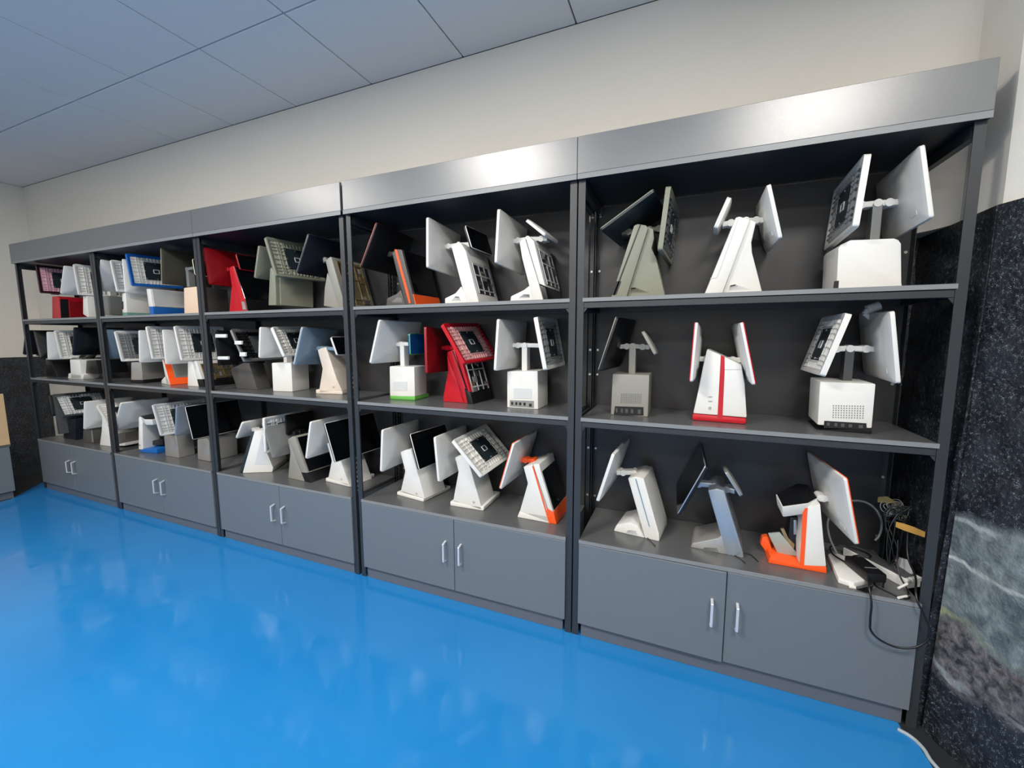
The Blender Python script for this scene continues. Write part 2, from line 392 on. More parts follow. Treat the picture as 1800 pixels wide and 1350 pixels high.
# ---------------------------------------------------------------- terminals
def rrect(w, h, r, n=4):
    pts = []
    for cx, cy, a0 in ((w/2-r, h/2-r, 0), (-w/2+r, h/2-r, 90), (-w/2+r, -h/2+r, 180), (w/2-r, -h/2+r, 270)):
        for i in range(n+1):
            a = R_(a0+90*i/n); pts.append((cx+r*math.cos(a), cy+r*math.sin(a)))
    return pts
def rings(b, c, A, B_, N_, spec, cap0=True, cap1=True):
    """spec: list of (w,h,r,offset,dx,dy)"""
    vs = []; k = None
    for sp in spec:
        w, h, r, off = sp[:4]; P = rrect(w, h, max(.0008, r)); k = len(P)
        dx, dy = (sp[4], sp[5]) if len(sp) > 4 else (0, 0)
        vs += [c+A*(x+dx)+B_*(y+dy)+N_*off for x, y in P]
    fs = []
    for j in range(len(spec)-1):
        for i in range(k):
            fs.append((j*k+i, j*k+(i+1) % k, (j+1)*k+(i+1) % k, (j+1)*k+i))
    if cap0: fs.append(tuple(range(k-1, -1, -1)))
    if cap1: fs.append(tuple(range((len(spec)-1)*k, len(spec)*k)))
    b.add(vs, fs)
def screen(par, nm, kind, col, edge, col2, c, A, B_, w, h, th, label):
    c = Vector(c); A = Vector(A); B_ = Vector(B_); N_ = A.cross(B_)
    if N_.length < .5: N_ = A.cross(B_)
    big = w > .2
    if kind in ('back', 'glass'):
        s = 1 if kind == 'back' else -1
        n = N_*s; t = th
        b = MB()
        sp = [(w-.001, h-.001, .009, -t*.28), (w-.002, h-.002, .009, t*.25), (w-.03 if big else w-.016, h-.03 if big else h-.016, .012, t*(.62 if big else .5))]
        if big:
            sp += [(w*.62, h*.62, .03, t*.66), (w*.56, h*.54, .03, t*.95), (w*.30, h*.42, .02, t*1.0)]
        else: sp += [(w*.5, h*.5, .012, t*.52), (w*.4, h*.4, .012, t*.6)]
        rings(b, c, A, B_, n, sp)
        o = b.build(nm, M_(col), par, smooth=True)
        if label: o['label'] = label
        b = MB(); rings(b, c, A, B_, n, [(w-.0015, h-.0015, .009, -t*.5), (w, h, .01, -t*.42), (w, h, .01, -t*.28)]); e = b.build('bezel', M_(edge), o, smooth=True)
        if edge != col: e['label'] = edge.replace('orangegrey', 'orange').replace('_', ' ') + ' screen edge'
        b = MB(); rings(b, c, A, B_, n, [(w-.006, h-.006, .006, -t*.5-.0012), (w-.005, h-.005, .006, -t*.5)]); b.build('display_glass', MATS['glass'] if col != 'bluefilm' else M_('bluefilm'), o)
        if kind == 'back' and big:     # small cable door low on the cover
            b = MB(); b.obox(c+A*w*.28-B_*h*.34+n*(t*.62+.0006), A, B_, n, .02, .007, .0012); b.build('cable_cover', M_(col), o)
        return o
    # opened housing: tray, ribs, mounting plate, screws
    n = N_; t = th*1.15
    inner = M_(col2 or col)
    bw = .020
    b = MB()
    rings(b, c, A, B_, n, [(w, h, .01, -t*.5), (w, h, .01, t*.5), (w-2*bw*.6, h-2*bw*.6, .006, t*.5), (w-2*bw, h-2*bw, .004, t*.12)], cap1=False)
    o = b.build(nm, M_(edge if edge != col else col), par, smooth=True)
    if label: o['label'] = label
    if edge in ('white',) and col != edge:
        pass
    b = MB(); rings(b, c, A, B_, n, [(w-2*bw+.004, h-2*bw+.004, .004, t*.05), (w-2*bw+.004, h-2*bw+.004, .004, t*.12)]); b.build('inner_tray', inner, o)
    ww, hh = w-2*bw, h-2*bw; z0 = t*.12; zc = t*.30
    pw, ph = w*.46, h*.56
    pcx = 0
    ri = MB()
    def rib(x0, y0, x1, y1, tk=.0017):
        d = A*(x1-x0)+B_*(y1-y0); L = d.length; d.normalize(); q = n.cross(d)
        ri.obox(c+A*(x0+x1)/2+B_*(y0+y1)/2+n*zc, d, q, n, L/2, tk, t*.24)
    for sx in (-1, 1):
        xa, xb = sx*ww/2, sx*pw/2
        for f in (.45, .66, 1.0): rib(xa+(xb-xa)*f, -hh/2, xa+(xb-xa)*f, hh/2)
        for y in (-.42, -.33, -.22, -.06, .1, .22, .32, .42): rib(xa, hh*y, xb, hh*y)
    for sy in (-1, 1):
        for i in range(-3, 4): rib(i*pw/7, sy*ph/2, i*pw/7, sy*hh/2)
        rib(-pw/2, sy*(ph/2+.004), pw/2, sy*(ph/2+.004), .002)
    rb = ri.build('ribs', inner, o); rb['kind'] = 'stuff'
    b = MB(); rings(b, c, A, B_, n, [(pw-.006, ph, .008, t*.14), (pw-.006, ph, .008, t*.42)]); pl = b.build('mounting_plate', M_('darkslate') if col != 'black' else M_('darkgrey'), o)
    b = MB()
    for (x, y, lx, ly) in ((0, .013, .018, .0018), (0, -.013, .018, .0018), (-.017, 0, .0018, .013), (.017, 0, .0018, .013)):
        b.obox(c+A*x+B_*y+n*(t*.42+.001), A, B_, n, lx, ly, .0018)
    b.build('cable_opening', M_('lightgrey'), o)
    for x, y in ((-.44, -.42), (.44, -.42), (-.44, .42), (.44, .42), (0, .44), (0, -.44), (-.46, 0), (.46, 0)):
        p = c+A*pw*x+B_*ph*y+n*t*.42
        b = MB(); b.cyl(p, p+n*.003, .0042, 8); b.build('screw', M_('steel'), o)
    b = MB(); rings(b, c, A, B_, n, [(w-.012, h-.012, .006, -t*.5-.001), (w-.012, h-.012, .006, -t*.5)]); b.build('display_glass', MATS['glass'], o)
    return o
def vent_grid(P, fr, m, par):
    """P: list of 4 (s,z) corners BL BR TR TL"""
    o0, e, d = fr; b = MB(); nx, ny = 12, 6
    for i in range(nx):
        for j in range(ny):
            a, c = (i+.5)/nx, (j+.5)/ny
            s = (P[0][0]*(1-a)+P[1][0]*a)*(1-c)+(P[3][0]*(1-a)+P[2][0]*a)*c; z = (P[0][1]*(1-a)+P[1][1]*a)*(1-c)+(P[3][1]*(1-a)+P[2][1]*a)*c
            b.obox(o0+e*s+Vz*z-d*.0003, e, Vz, d, .0017, .0022, .0004)
    v = b.build('vent', m, par); v['kind'] = 'stuff'
def device(D, group):
    nm, unit, sh, label, O, rec = D
    par = empty(nm, O, label, 'terminal', group)
    bodies = []; prior = []
    for rc in rec:
        k = rc[0]
        if k == 'B':
            _, n_, col, o, poly, dep, bev, lb = rc
            yaw = o[2]; e = Vector((math.cos(yaw), math.sin(yaw), 0)); d = Vector((-math.sin(yaw), math.cos(yaw), 0))
            b = MB(); oo = Vector((o[0], o[1], 0)); b.prism(poly, oo, e, d, dep)
            ob = b.build(n_, M_(col), par, bev=bev, smooth=True)
            if lb: ob['label'] = lb
            bodies.append((oo, e, d, poly, dep, ob))
        elif k == 'S':
            screen(par, rc[1], rc[2], rc[3], rc[4], rc[5], rc[6], rc[7], rc[8], rc[9], rc[10], rc[11], rc[12])
        elif k == 'R':
            _, n_, kind, col, bi, ei, (a0, a1, d0, d1), lb = rc
            oo, e, d, poly, dep, pob = bodies[min(bi, len(bodies)-1)]
            p, q = poly[ei], poly[(ei+1) % len(poly)]
            P = oo+e*p[0]+Vz*p[1]; Q = oo+e*q[0]+Vz*q[1]; ax = (Q-P); L = ax.length; ax.normalize()
            nrm = ax.cross(d)
            if nrm.dot(e) < 0: nrm = -nrm
            ce = P+ax*L*(a0+a1)/2+d*dep*(d0+d1)/2
            ha, hd = L*(a1-a0)/2, dep*(d1-d0)/2
            if kind in ('glass', 'flat'):
                b = MB(); b.obox(ce+nrm*.0015, ax, d, nrm, ha, hd, .0022)
                ob = b.build(n_, MATS['glass'] if kind == 'glass' else M_(col), par, bev=.0015, seg=1)
                if lb: ob['label'] = lb
            else:
                b = MB(); b.obox(ce+nrm*.0008, ax, d, nrm, ha, hd, .0012); ob = b.build(n_, M_('black' if col != 'brass' and col != 'brassdark' else 'brassdark'), par)
                rr = random.Random(int(abs(O[0])*1000)+int(O[2]*100))
                railc = 'lightgrey' if col not in ('brass', 'brassdark') else 'brass'
                for f in (-.96, .96, -.3, .35):
                    b = MB(); b.obox(ce+d*hd*f+nrm*.003, ax, d, nrm, ha*.98, .0028, .003); b.build('chassis_rail', M_(railc), ob)
                for f in (-.75, .2, .9):
                    b = MB(); b.obox(ce+ax*ha*f+nrm*.004, ax, d, nrm, .003, hd*.96, .0025); b.build('chassis_rail', M_(railc), ob)
                for i in range(9):
                    f, g = rr.uniform(-.85, .8), rr.uniform(-.85, .85)
                    b = MB(); b.obox(ce+ax*ha*f+d*hd*g+nrm*.003, ax, d, nrm, rr.uniform(.006, .022), rr.uniform(.006, .02), .003)
                    b.build('circuit_part', M_(rr.choice(['steel', 'darkgrey', 'brass', 'midgrey', 'black'])), ob)
        elif k == 'N':
            _, n_, kind, col, bi, poly, lb = rc
            oo, e, d, _p, dep, pob = bodies[min(bi, len(bodies)-1)]
            m = M_(col)
            if kind == 'vent': vent_grid(poly, (oo, e, d), m, pob)
            elif kind in ('disc', 'ring'):
                s, z = poly[0]; p = oo+e*s+Vz*z; b = MB()
                if kind == 'disc': b.cyl(p+d*.001, p-d*.0015, .006, 16)
                else:
                    for i in range(16):
                        a = 2*math.pi*i/16; b.obox(p+e*math.cos(a)*.005+Vz*math.sin(a)*.0042-d*.0002, e, Vz, d, .0011, .0011, .0004)
                b.build(n_, m, pob)
            else:
                b = MB(); b.prism(poly, oo-d*.0014, e, d, .0022 if n_ != 'recess' else .0016); ob = b.build(n_, m, pob)
                if lb: ob['label'] = lb
                if kind == 'ports':
                    xs_ = [q[0] for q in poly]; zs_ = [q[1] for q in poly]; L = max(xs_)-min(xs_); zc = sum(zs_)/len(zs_); hz = (max(zs_)-min(zs_))*.25
                    light = col != 'midgrey'
                    for f, w_ in ((.10, .05), (.28, .05), (.44, .06), (.62, .06), (.86, .07)):
                        b = MB(); b.obox(oo+e*(min(xs_)+L*f)+Vz*(zc if f < .8 or light else zc-hz*.4)-d*.0022, e, Vz, d, L*w_*.7, hz*.8, .0012)
                        b.build('socket', M_('darkgrey' if light else 'black'), pob)
        elif k == 'M':
            _, col, hub, stem, tg, nn, sc = rc
            hub = Vector(hub); m = M_(col)
            if stem:
                st = Vector(stem); b = MB(); b.box(hub.x-.014, hub.x+.014, hub.y-.022, hub.y+.022, st.z-.004, hub.z); b.build('stem', M_(sc) if sc else m, par, bev=.003)
            b = MB(); b.cyl(hub-Vy*.024, hub+Vy*.024, .013, 16); hb = b.build('hinge', m, par, smooth=True)
            for t_, n_ in zip(tg, nn):
                T = Vector(t_); n_ = Vector(n_); bb_ = Vy.cross(n_).normalized(); bb_ = -bb_ if bb_.z < 0 else bb_
                if bb_.z > .3: T = T+bb_*max(-.07, min(.07, (hub.z-T.z)/bb_.z))
                s = 1 if (hub-T).dot(n_) > 0 else -1
                T = T+n_*s*.011
                dv = T-hub; L = dv.length
                if L > .26 or L < .012: continue
                ax = dv.normalized(); ay = (Vy-ax*Vy.dot(ax)).normalized(); az = ax.cross(ay)
                b = MB(); b.obox((hub+T)/2, ax, ay, az, L/2, .02, .010); ar = b.build('arm', m, par, bev=.004)
                pj = hub+dv*max(.3, 1-.03/L)
                b = MB(); b.cyl(pj-ay*.022, pj+ay*.022, .0135, 16); b.build('hinge_barrel', m, ar, smooth=True)
        elif k == 'T':
            _, n_, col, tcol, pts, drop = rc
            T_ = [Vector(p)-Vector(O) for p in pts]; cc = sum(T_, Vector())/len(T_); n = len(T_)
            lo = [cc+(p-cc)*.9-Vz*drop for p in T_]; lo = [Vector((p.x, p.y, min(p.z, cc.z-drop*.6))) for p in lo]
            b = MB(); b.add(T_+lo, [tuple(range(n)), tuple(range(2*n-1, n-1, -1))]+[(i, n+i, n+(i+1) % n, (i+1) % n) for i in range(n)])
            ob = b.build(n_, M_(col), par, bev=.006, smooth=True)
            I_ = [cc+(p-cc)*.95+Vz*.0022 for p in T_]; J_ = [cc+(p-cc)*.95-Vz*.001 for p in T_]
            b = MB(); b.add(I_+J_, [tuple(range(n)), tuple(range(2*n-1, n-1, -1))]+[(i, n+i, n+(i+1) % n, (i+1) % n) for i in range(n)])
            b.build('head_window', M_(tcol), ob, bev=.001, seg=1)
        elif k == 'CAM':
            _, n_, col, p = rc; p = Vector(p)
            b = MB(); ax = Vector((.85, 0, .35)).normalized(); b.cyl(p-ax*.012, p+ax*.026, .016, 18); ob = b.build(n_, M_(col), par, smooth=True); ob['label'] = 'light grey camera on a bent neck'
            b = MB(); b.cyl(p-ax*.010, p-ax*.020+Vector((.0, 0, -.012)), .009, 12); b.cyl(p-ax*.020+Vector((0, 0, -.010)), p+Vector((.018, 0, -.05)), .008, 12); b.build('camera_neck', M_(col), ob, smooth=True)
    return par
SHN = {'T': 'top shelf', 'M': 'middle shelf', 'B': 'cabinet tops'}
DEV = [
  ['checkout_terminal',5,'T','grey-green slanted terminal with dark steeply tilted screen,top shelf of the right-end rack',[0.182,0.09,1.484],[['B','stand','sage',[0.0,0.0,0.0],[[0.0002,0.0],[0.1544,0.0],[0.1137,0.1564],[0.0958,0.1921],[0.104,0.2304],[0.0994,0.2671],[0.0663,0.285]],0.2,0.006,None],['B','slanted_housing','sage',[-0.059,-0.015,0.0],[[0.0,0.0],[0.0636,0.0],[0.1405,0.2679],[0.1315,0.2808],[0.1,0.2888],[0.0855,0.2855]],0.22,0.006,None],['N','seam','flat','black',1,[[0.0104,0.0133],[0.0165,0.013],[0.1131,0.2851],[0.1083,0.2856]],None],['N','foot_cover','flat','black',1,[[0.001,0.0152],[0.0232,0.0143],[0.0421,0.0679],[0.0202,0.069]],None],['N','vent','vent','sage_dark',0,[[0.0202,0.0221],[0.0944,0.0189],[0.0346,0.0417],[0.0197,0.0399]],None],['S','customer_screen','back','darkslate','sage',None,[0.0187,0.0936,0.3268],[0.0984,0.9951,-0.0077],[0.8555,-0.0807,0.5115],0.3262,0.2362,0.016,None],['S','operator_screen','open','sage','sage','darkgrey',[0.1546,0.1015,0.283],[0.081,0.9962,-0.0308],[0.0921,0.0232,0.9955],0.3228,0.2352,0.016,None],['M','sage_dark',[0.078,0.1,0.285],None,[[0.0187,0.0936,0.3268],[0.1546,0.1015,0.283]],[[0.508,-0.057,-0.859],[0.992,-0.083,-0.09]],None]]],
  ['checkout_terminal',5,'T',"all-white wedge terminal between two screens,middle of the right-end rack's top shelf",[0.537,0.09,1.484],[['B','stand','white',[0.0,0.0,0.0],[[0.0003,0.0],[0.1354,0.0],[0.0932,0.15],[0.0892,0.1863],[0.1003,0.2567],[0.0787,0.2678]],0.2,0.006,None],['B','slanted_housing','white',[-0.061,-0.015,0.0],[[-0.0004,0.0],[0.0611,0.0],[0.1385,0.2554],[0.136,0.2654],[0.1049,0.2785],[0.0928,0.2762]],0.22,0.006,None],['N','vent','vent','lightgrey',0,[[0.0214,0.0141],[0.0965,0.0154],[0.0414,0.0365],[0.0269,0.0326]],None],['N','seam','flat','lightgrey',1,[[0.0191,0.06],[0.0406,0.0612],[0.0444,0.0703],[0.1032,0.2724],[0.1011,0.2726],[0.041,0.0705],[0.0362,0.0638],[0.0189,0.0633]],None],['S','customer_screen','back','white','white',None,[-0.0041,0.1044,0.3107],[0.0497,0.9985,0.0236],[0.3652,-0.0402,0.93],0.1482,0.1169,0.02,None],['S','operator_screen','back','white','white',None,[0.1501,0.1045,0.2785],[-0.0267,-0.9992,-0.0302],[-0.2461,-0.0227,0.969],0.3171,0.1918,0.016,None],['M','white',[0.075,0.1,0.284],None,[[-0.0041,0.1044,0.3107],[0.1501,0.1045,0.2785]],[[0.93,-0.038,-0.367],[-0.969,0.033,-0.245]],None]]],
  ['checkout_terminal',5,'T',"white rounded-box terminal at the right end of the right-end rack's top shelf",[0.896,0.1,1.484],[['B','box_base','white',[0.0,0.0,0.0],[[-0.0001,0.0],[0.182,0.0],[0.1779,0.0193],[0.1667,0.1465],[0.1585,0.1594],[0.1465,0.1653],[0.0292,0.17],[0.0019,0.1564],[-0.0044,0.1442]],0.17,0.01,None],['N','port_cover','flat','black',0,[[-0.0092,0.0072],[0.0053,0.0066],[0.0051,0.0346],[-0.0081,0.0331]],None],['S','opened_screen','open','white','white','midgrey',[0.0294,0.0883,0.3012],[-0.0185,-0.9982,0.0571],[0.0859,0.0553,0.9948],0.3218,0.23,0.016,None],['S','operator_screen','back','white','white',None,[0.1855,0.0888,0.3078],[0.0004,-0.9987,0.0505],[-0.1614,0.0497,0.9856],0.322,0.2285,0.016,None],['M','white',[0.115,0.085,0.299],[0.122,0.085,0.18],[[0.0294,0.0883,0.3012],[0.1855,0.0888,0.3078]],[[-0.996,0.023,0.085],[-0.987,-0.009,-0.161]],'grey']]],
  ['checkout_terminal',5,'M',"grey cube terminal with dark tilted screen and tiny display,right-end rack's middle shelf",[0.129,0.114,0.989],[['B','box_base','warmgrey',[0.0,0.0,0.0],[[-0.0,0.0],[0.1551,0.0],[0.1558,0.1783],[0.0037,0.1783]],0.16,0.006,None],['N','port_panel','ports','black',0,[[0.0135,-0.0008],[0.137,0.0063],[0.1359,0.042],[0.0179,0.0385]],None],['N','vent','vent','sage_dark',0,[[0.039,0.0525],[0.1278,0.055],[0.128,0.0982],[0.0405,0.0965]],None],['S','customer_screen','back','black','warmgrey',None,[0.0136,0.0772,0.3057],[0.1085,0.9941,0.0029],[0.2982,-0.0354,0.9538],0.3215,0.2323,0.016,None],['S','customer_display','back','warmgrey','warmgrey',None,[0.1505,0.076,0.3125],[-0.0,1.0,0.0],[-0.4963,-0.0,0.8681],0.14,0.1123,0.016,None],['M','warmgrey',[0.077,0.08,0.297],[0.076,0.08,0.176],[[0.0136,0.0772,0.3057],[0.1505,0.076,0.3125]],[[0.948,-0.103,-0.3],[0.868,0.0,0.496]],None]]],
  ['checkout_terminal',5,'M','white tapered terminal with red stripe,red base and red-edged screens',[0.459,0.112,0.989],[['B','tapered_body','white',[0.0,0.0,-0.0849],[[-0.0014,0.0285],[0.1888,0.0271],[0.1751,0.1559],[0.1598,0.2304],[0.0891,0.2652],[0.0377,0.2891],[0.0263,0.219],[0.0125,0.1171]],0.17,0.006,None],['B','base_plate','red',[-0.004,-0.001,-0.078],[[-0.0009,0.0],[0.1908,0.0],[0.1927,0.0257],[-0.0007,0.0285]],0.19,0.01,None],['N','stripe','flat','red',0,[[0.0876,0.0197],[0.1055,0.0198],[0.1038,0.2066],[0.1012,0.2596],[0.0877,0.2662]],'red vertical stripe'],['N','power_button','disc','steel',0,[[0.0589,0.055]],None],['N','key','flat','steel',0,[[0.0519,0.0976],[0.0659,0.0986],[0.0657,0.1031],[0.0517,0.1022]],None],['N','key','flat','steel',0,[[0.0523,0.0799],[0.0663,0.0809],[0.0661,0.0854],[0.0521,0.0845]],None],['N','seam','flat','lightgrey',0,[[0.1037,0.2086],[0.1629,0.2121],[0.1627,0.2145],[0.1036,0.2116]],None],['S','customer_screen','back','white','red','white',[0.0016,0.0772,0.2718],[0.0749,0.9965,-0.0369],[0.0427,0.0338,0.9985],0.3252,0.228,0.016,None],['S','operator_screen','back','white','red',None,[0.1716,0.081,0.2755],[-0.0096,-0.9999,-0.0075],[-0.2254,-0.0051,0.9743],0.3228,0.2348,0.016,None],['M','white',[0.094,0.085,0.246],None,[[0.0016,0.0772,0.2718],[0.1716,0.081,0.2755]],[[0.996,-0.076,-0.04],[-0.974,0.011,-0.225]],None]]],
  ['checkout_terminal',5,'M','white box terminal with black foot and small camera on top,beside the stone wall',[0.873,0.092,0.989],[['B','box_base','white',[0.0,0.0,-0.0783],[[-0.0017,0.0177],[0.1529,0.02],[0.1521,0.1757],[-0.0047,0.1762]],0.19,0.006,None],['B','foot','black',[-0.003,0.0,-0.0768],[[0.0005,0.0],[0.1563,0.0],[0.1566,0.0192],[0.0001,0.0]],0.195,0.006,None],['N','port_panel','ports','black',0,[[0.0175,0.0089],[0.1384,0.0163],[0.1362,0.0371],[0.0176,0.0353]],None],['N','vent','vent','grey',0,[[0.0389,0.0455],[0.129,0.0507],[0.1271,0.1],[0.0363,0.0956]],None],['S','opened_screen','open','white','white',None,[0.0211,0.0967,0.3055],[-0.0443,-0.999,0.0086],[0.2704,-0.0037,0.9627],0.3288,0.2204,0.016,None],['S','operator_screen','back','white','white',None,[0.183,0.101,0.304],[-0.0498,-0.9984,-0.0282],[-0.1535,-0.0203,0.9879],0.3198,0.2386,0.016,None],['CAM','camera','white',[0.1635,0.128,0.438]],['M','white',[0.097,0.095,0.293],[0.099,0.095,0.167],[[0.0211,0.0967,0.3055],[0.183,0.101,0.304]],[[-0.962,0.045,0.27],[-0.987,0.054,-0.152]],'darkgrey']]],
  ['checkout_terminal',5,'B','white slab terminal on a flat foot,leftmost on the right-end cabinet',[0.151,0.132,0.453],[['B','foot','white',[0.0,0.0,-0.1306],[[0.0004,0.0],[0.1389,0.0],[0.1075,0.0494],[0.0714,0.0585],[0.0128,0.0319]],0.17,0.006,None],['B','slanted_housing','white',[0.0,0.0,-0.1306],[[0.139,0.0],[0.1996,0.0],[0.1985,0.0311],[0.1258,0.2672],[0.0925,0.2699],[0.0573,0.2571]],0.19,0.006,None],['N','stripe','flat','bluegrey',1,[[0.1539,0.0603],[0.1594,0.0558],[0.0949,0.2601],[0.0895,0.2592]],None],['N','vent','vent','lightgrey',0,[[0.0561,0.0066],[0.1088,0.0061],[0.1,0.0255],[0.0669,0.021]],None],['S','customer_screen','back','white','white',None,[-0.011,0.0584,0.2768],[0.0801,0.9967,0.014],[0.2783,-0.0359,0.9598],0.3223,0.2291,0.016,None],['M','white',[0.076,0.085,0.261],None,[[-0.011,0.0584,0.2768]],[[0.957,-0.073,-0.28]],None]]],
  ['checkout_terminal',5,'B','silver-blue metallic slab terminal leaning on a flat foot',[0.471,0.104,0.453],[['B','foot','silver',[0.0,0.0,-0.0717],[[0.0,0.0],[0.136,0.0],[0.1139,0.0804],[0.1009,0.0641],[0.0463,0.0382],[0.0088,0.0214]],0.17,0.006,None],['B','slanted_housing','silverblue',[0.0,0.0,-0.0717],[[0.1337,0.0],[0.1961,0.0],[0.1917,0.0241],[0.113,0.2649],[0.0866,0.2683],[0.0542,0.256]],0.19,0.006,None],['N','vent','vent','grey',0,[[0.048,0.0003],[0.1062,0.0034],[0.0984,0.0205],[0.0522,0.0123]],None],['S','customer_screen','glass','black','silverblue',None,[-0.0078,0.0859,0.2756],[0.0301,-0.9986,-0.0444],[0.3986,-0.0287,0.9167],0.3243,0.2324,0.016,None],['S','customer_display','back','grey','silverblue',None,[0.1451,0.0543,0.2956],[-0.005,0.9974,-0.0717],[-0.5409,0.0576,0.8391],0.1544,0.1078,0.016,None],['M','silverblue',[0.083,0.085,0.255],None,[[-0.0078,0.0859,0.2756],[0.1451,0.0543,0.2956]],[[-0.917,-0.045,0.397],[0.841,0.043,0.539]],None]]],
  ['checkout_terminal',5,'B','opened white and orange terminal with black curved head,beside the tangled cables',[0.748,0.086,0.453],[['B','base_plate','orange',[0.0,0.0,-0.0169],[[-0.0,0.0],[0.1779,0.0],[0.1883,0.0],[0.1846,0.0284],[0.1024,0.0186],[0.0059,0.0292]],0.2,0.006,None],['B','front_rim','orange',[0.02,0.074,0.0],[[-0.0363,0.0376],[-0.0082,0.0],[-0.0004,0.0],[0.0137,0.0],[0.0182,0.0],[0.0063,0.0196],[-0.0127,0.0759],[-0.032,0.0674]],0.03,0.006,None],['B','column','white',[0.0,0.0,-0.0169],[[0.1027,0.0133],[0.1846,0.0276],[0.169,0.1312],[0.1504,0.2641],[0.0974,0.2378],[0.0999,0.1976],[0.0979,0.09]],0.15,0.006,None],['N','stripe','flat','orange',2,[[0.102,0.014],[0.1155,0.0153],[0.1122,0.2429],[0.0975,0.236]],'orange vertical stripe'],['T','scanner_head','white','black',[(0.77,0.035,0.703),(0.862,0.085,0.712),(0.903,0.135,0.72),(0.907,0.285,0.722),(0.866,0.285,0.722),(0.765,0.13,0.718)],0.045],['B','glass_plate','greyglass',[0.105,0.054,0.0],[[-0.0647,0.0206],[-0.0002,0.0214],[0.0049,0.0281],[-0.0623,0.1083],[-0.1021,0.0962]],0.01,0.006,None],['B','circuit_assembly','black',[0.083,0.064,0.0],[[-0.0082,0.1726],[0.0234,0.1757],[0.0293,0.0235],[0.0003,0.0363],[-0.0094,0.1002]],0.06,0.006,None],['B','circuit_board','steel',[0.089,0.056,0.0],[[-0.0041,0.1661],[0.007,0.1671],[0.0107,0.1087],[-0.0004,0.1067]],0.006,0.006,None],['B','bracket','brass',[0.081,0.06,0.0],[[-0.036,0.1201],[-0.0248,0.1245],[-0.0074,0.088],[0.0147,0.0665],[0.0116,0.0261],[-0.0002,0.033],[-0.0184,0.0812]],0.01,0.002,None],['S','customer_screen','back','white','orange',None,[0.2068,0.1017,0.2721],[0.1083,-0.9937,-0.0297],[-0.2236,-0.0535,0.9732],0.3239,0.2449,0.016,None],['M','white',[0.172,0.1,0.259],None,[[0.2068,0.1017,0.2721]],[[-0.969,-0.099,-0.228]],None]]],
  ['checkout_terminal',4,'T','dark grey slab terminal with orange edge stripe and orange lower front',[-1.042,0.09,1.484],[['B','foot','warmdark',[0.0,0.0,0.0],[[-0.0001,0.0],[0.1292,0.0],[0.0974,0.0869],[0.0733,0.0669],[0.0072,0.0458]],0.17,0.006,None],['B','slanted_housing','warmdark',[0.13,-0.005,0.0],[[0.0001,0.0],[0.0597,0.0],[-0.0153,0.2834],[-0.0438,0.288],[-0.0763,0.2722],[-0.0488,0.164]],0.24,0.006,None],['N','stripe','flat','orange',1,[[0.0202,0.0145],[0.0315,0.0141],[0.0179,0.0772],[-0.0439,0.2857],[-0.0582,0.2878]],'orange edge stripe'],['R','face_glass','glass','black',1,1,[0.22,0.99,0.04,0.97],None],['R','lower_cover','flat','orange',1,1,[0,0.21,0.0,1.0],'orange lower front cover'],['N','vent','vent','grey',0,[[0.0361,0.0233],[0.1064,0.0186],[0.1016,0.0446],[0.0725,0.0481]],None],['S','customer_screen','back','black','orangegrey',None,[-0.0498,0.1019,0.3033],[-0.0172,0.9995,-0.0246],[0.4491,0.0297,0.893],0.3197,0.2381,0.016,None],['M','warmdark',[0.028,0.085,0.29],None,[[-0.0498,0.1019,0.3033]],[[0.893,0.004,-0.449]],None]]],
  ['checkout_terminal',4,'T','white slanted terminal with opened chassis and black tablet display on the top shelf',[-0.684,0.09,1.484],[['B','foot','white',[0.0,0.0,0.0],[[0.0002,0.0],[0.1468,0.0],[0.0925,0.0863],[0.0612,0.0548],[0.0006,0.0327]],0.17,0.006,None],['B','slanted_housing','white',[0.128,-0.005,0.0],[[0.0,0.0],[0.0646,0.0],[-0.0036,0.2476],[-0.0304,0.2881],[-0.0505,0.2899],[-0.0824,0.2732],[-0.0314,0.0943]],0.24,0.006,None],['R','open_chassis','chassis','black',1,1,[0.2,0.8,0.1,0.85],None],['N','vent','vent','lightgrey',0,[[0.0345,0.0181],[0.0912,0.0161],[0.0814,0.0363],[0.0609,0.0393]],None],['S','customer_screen','back','white','white',None,[-0.0555,0.1007,0.2855],[-0.0267,0.9991,-0.034],[0.0074,0.0342,0.9994],0.3212,0.2355,0.016,None],['S','customer_display','glass','black','white',None,[0.1431,0.0888,0.3074],[0.051,0.9986,-0.012],[-0.3135,0.0274,0.9492],0.2048,0.1124,0.016,None],['M','white',[0.047,0.085,0.297],None,[[-0.0555,0.1007,0.2855],[0.1431,0.0888,0.3074]],[[1.0,0.026,-0.008],[0.948,-0.045,0.314]],None]]],
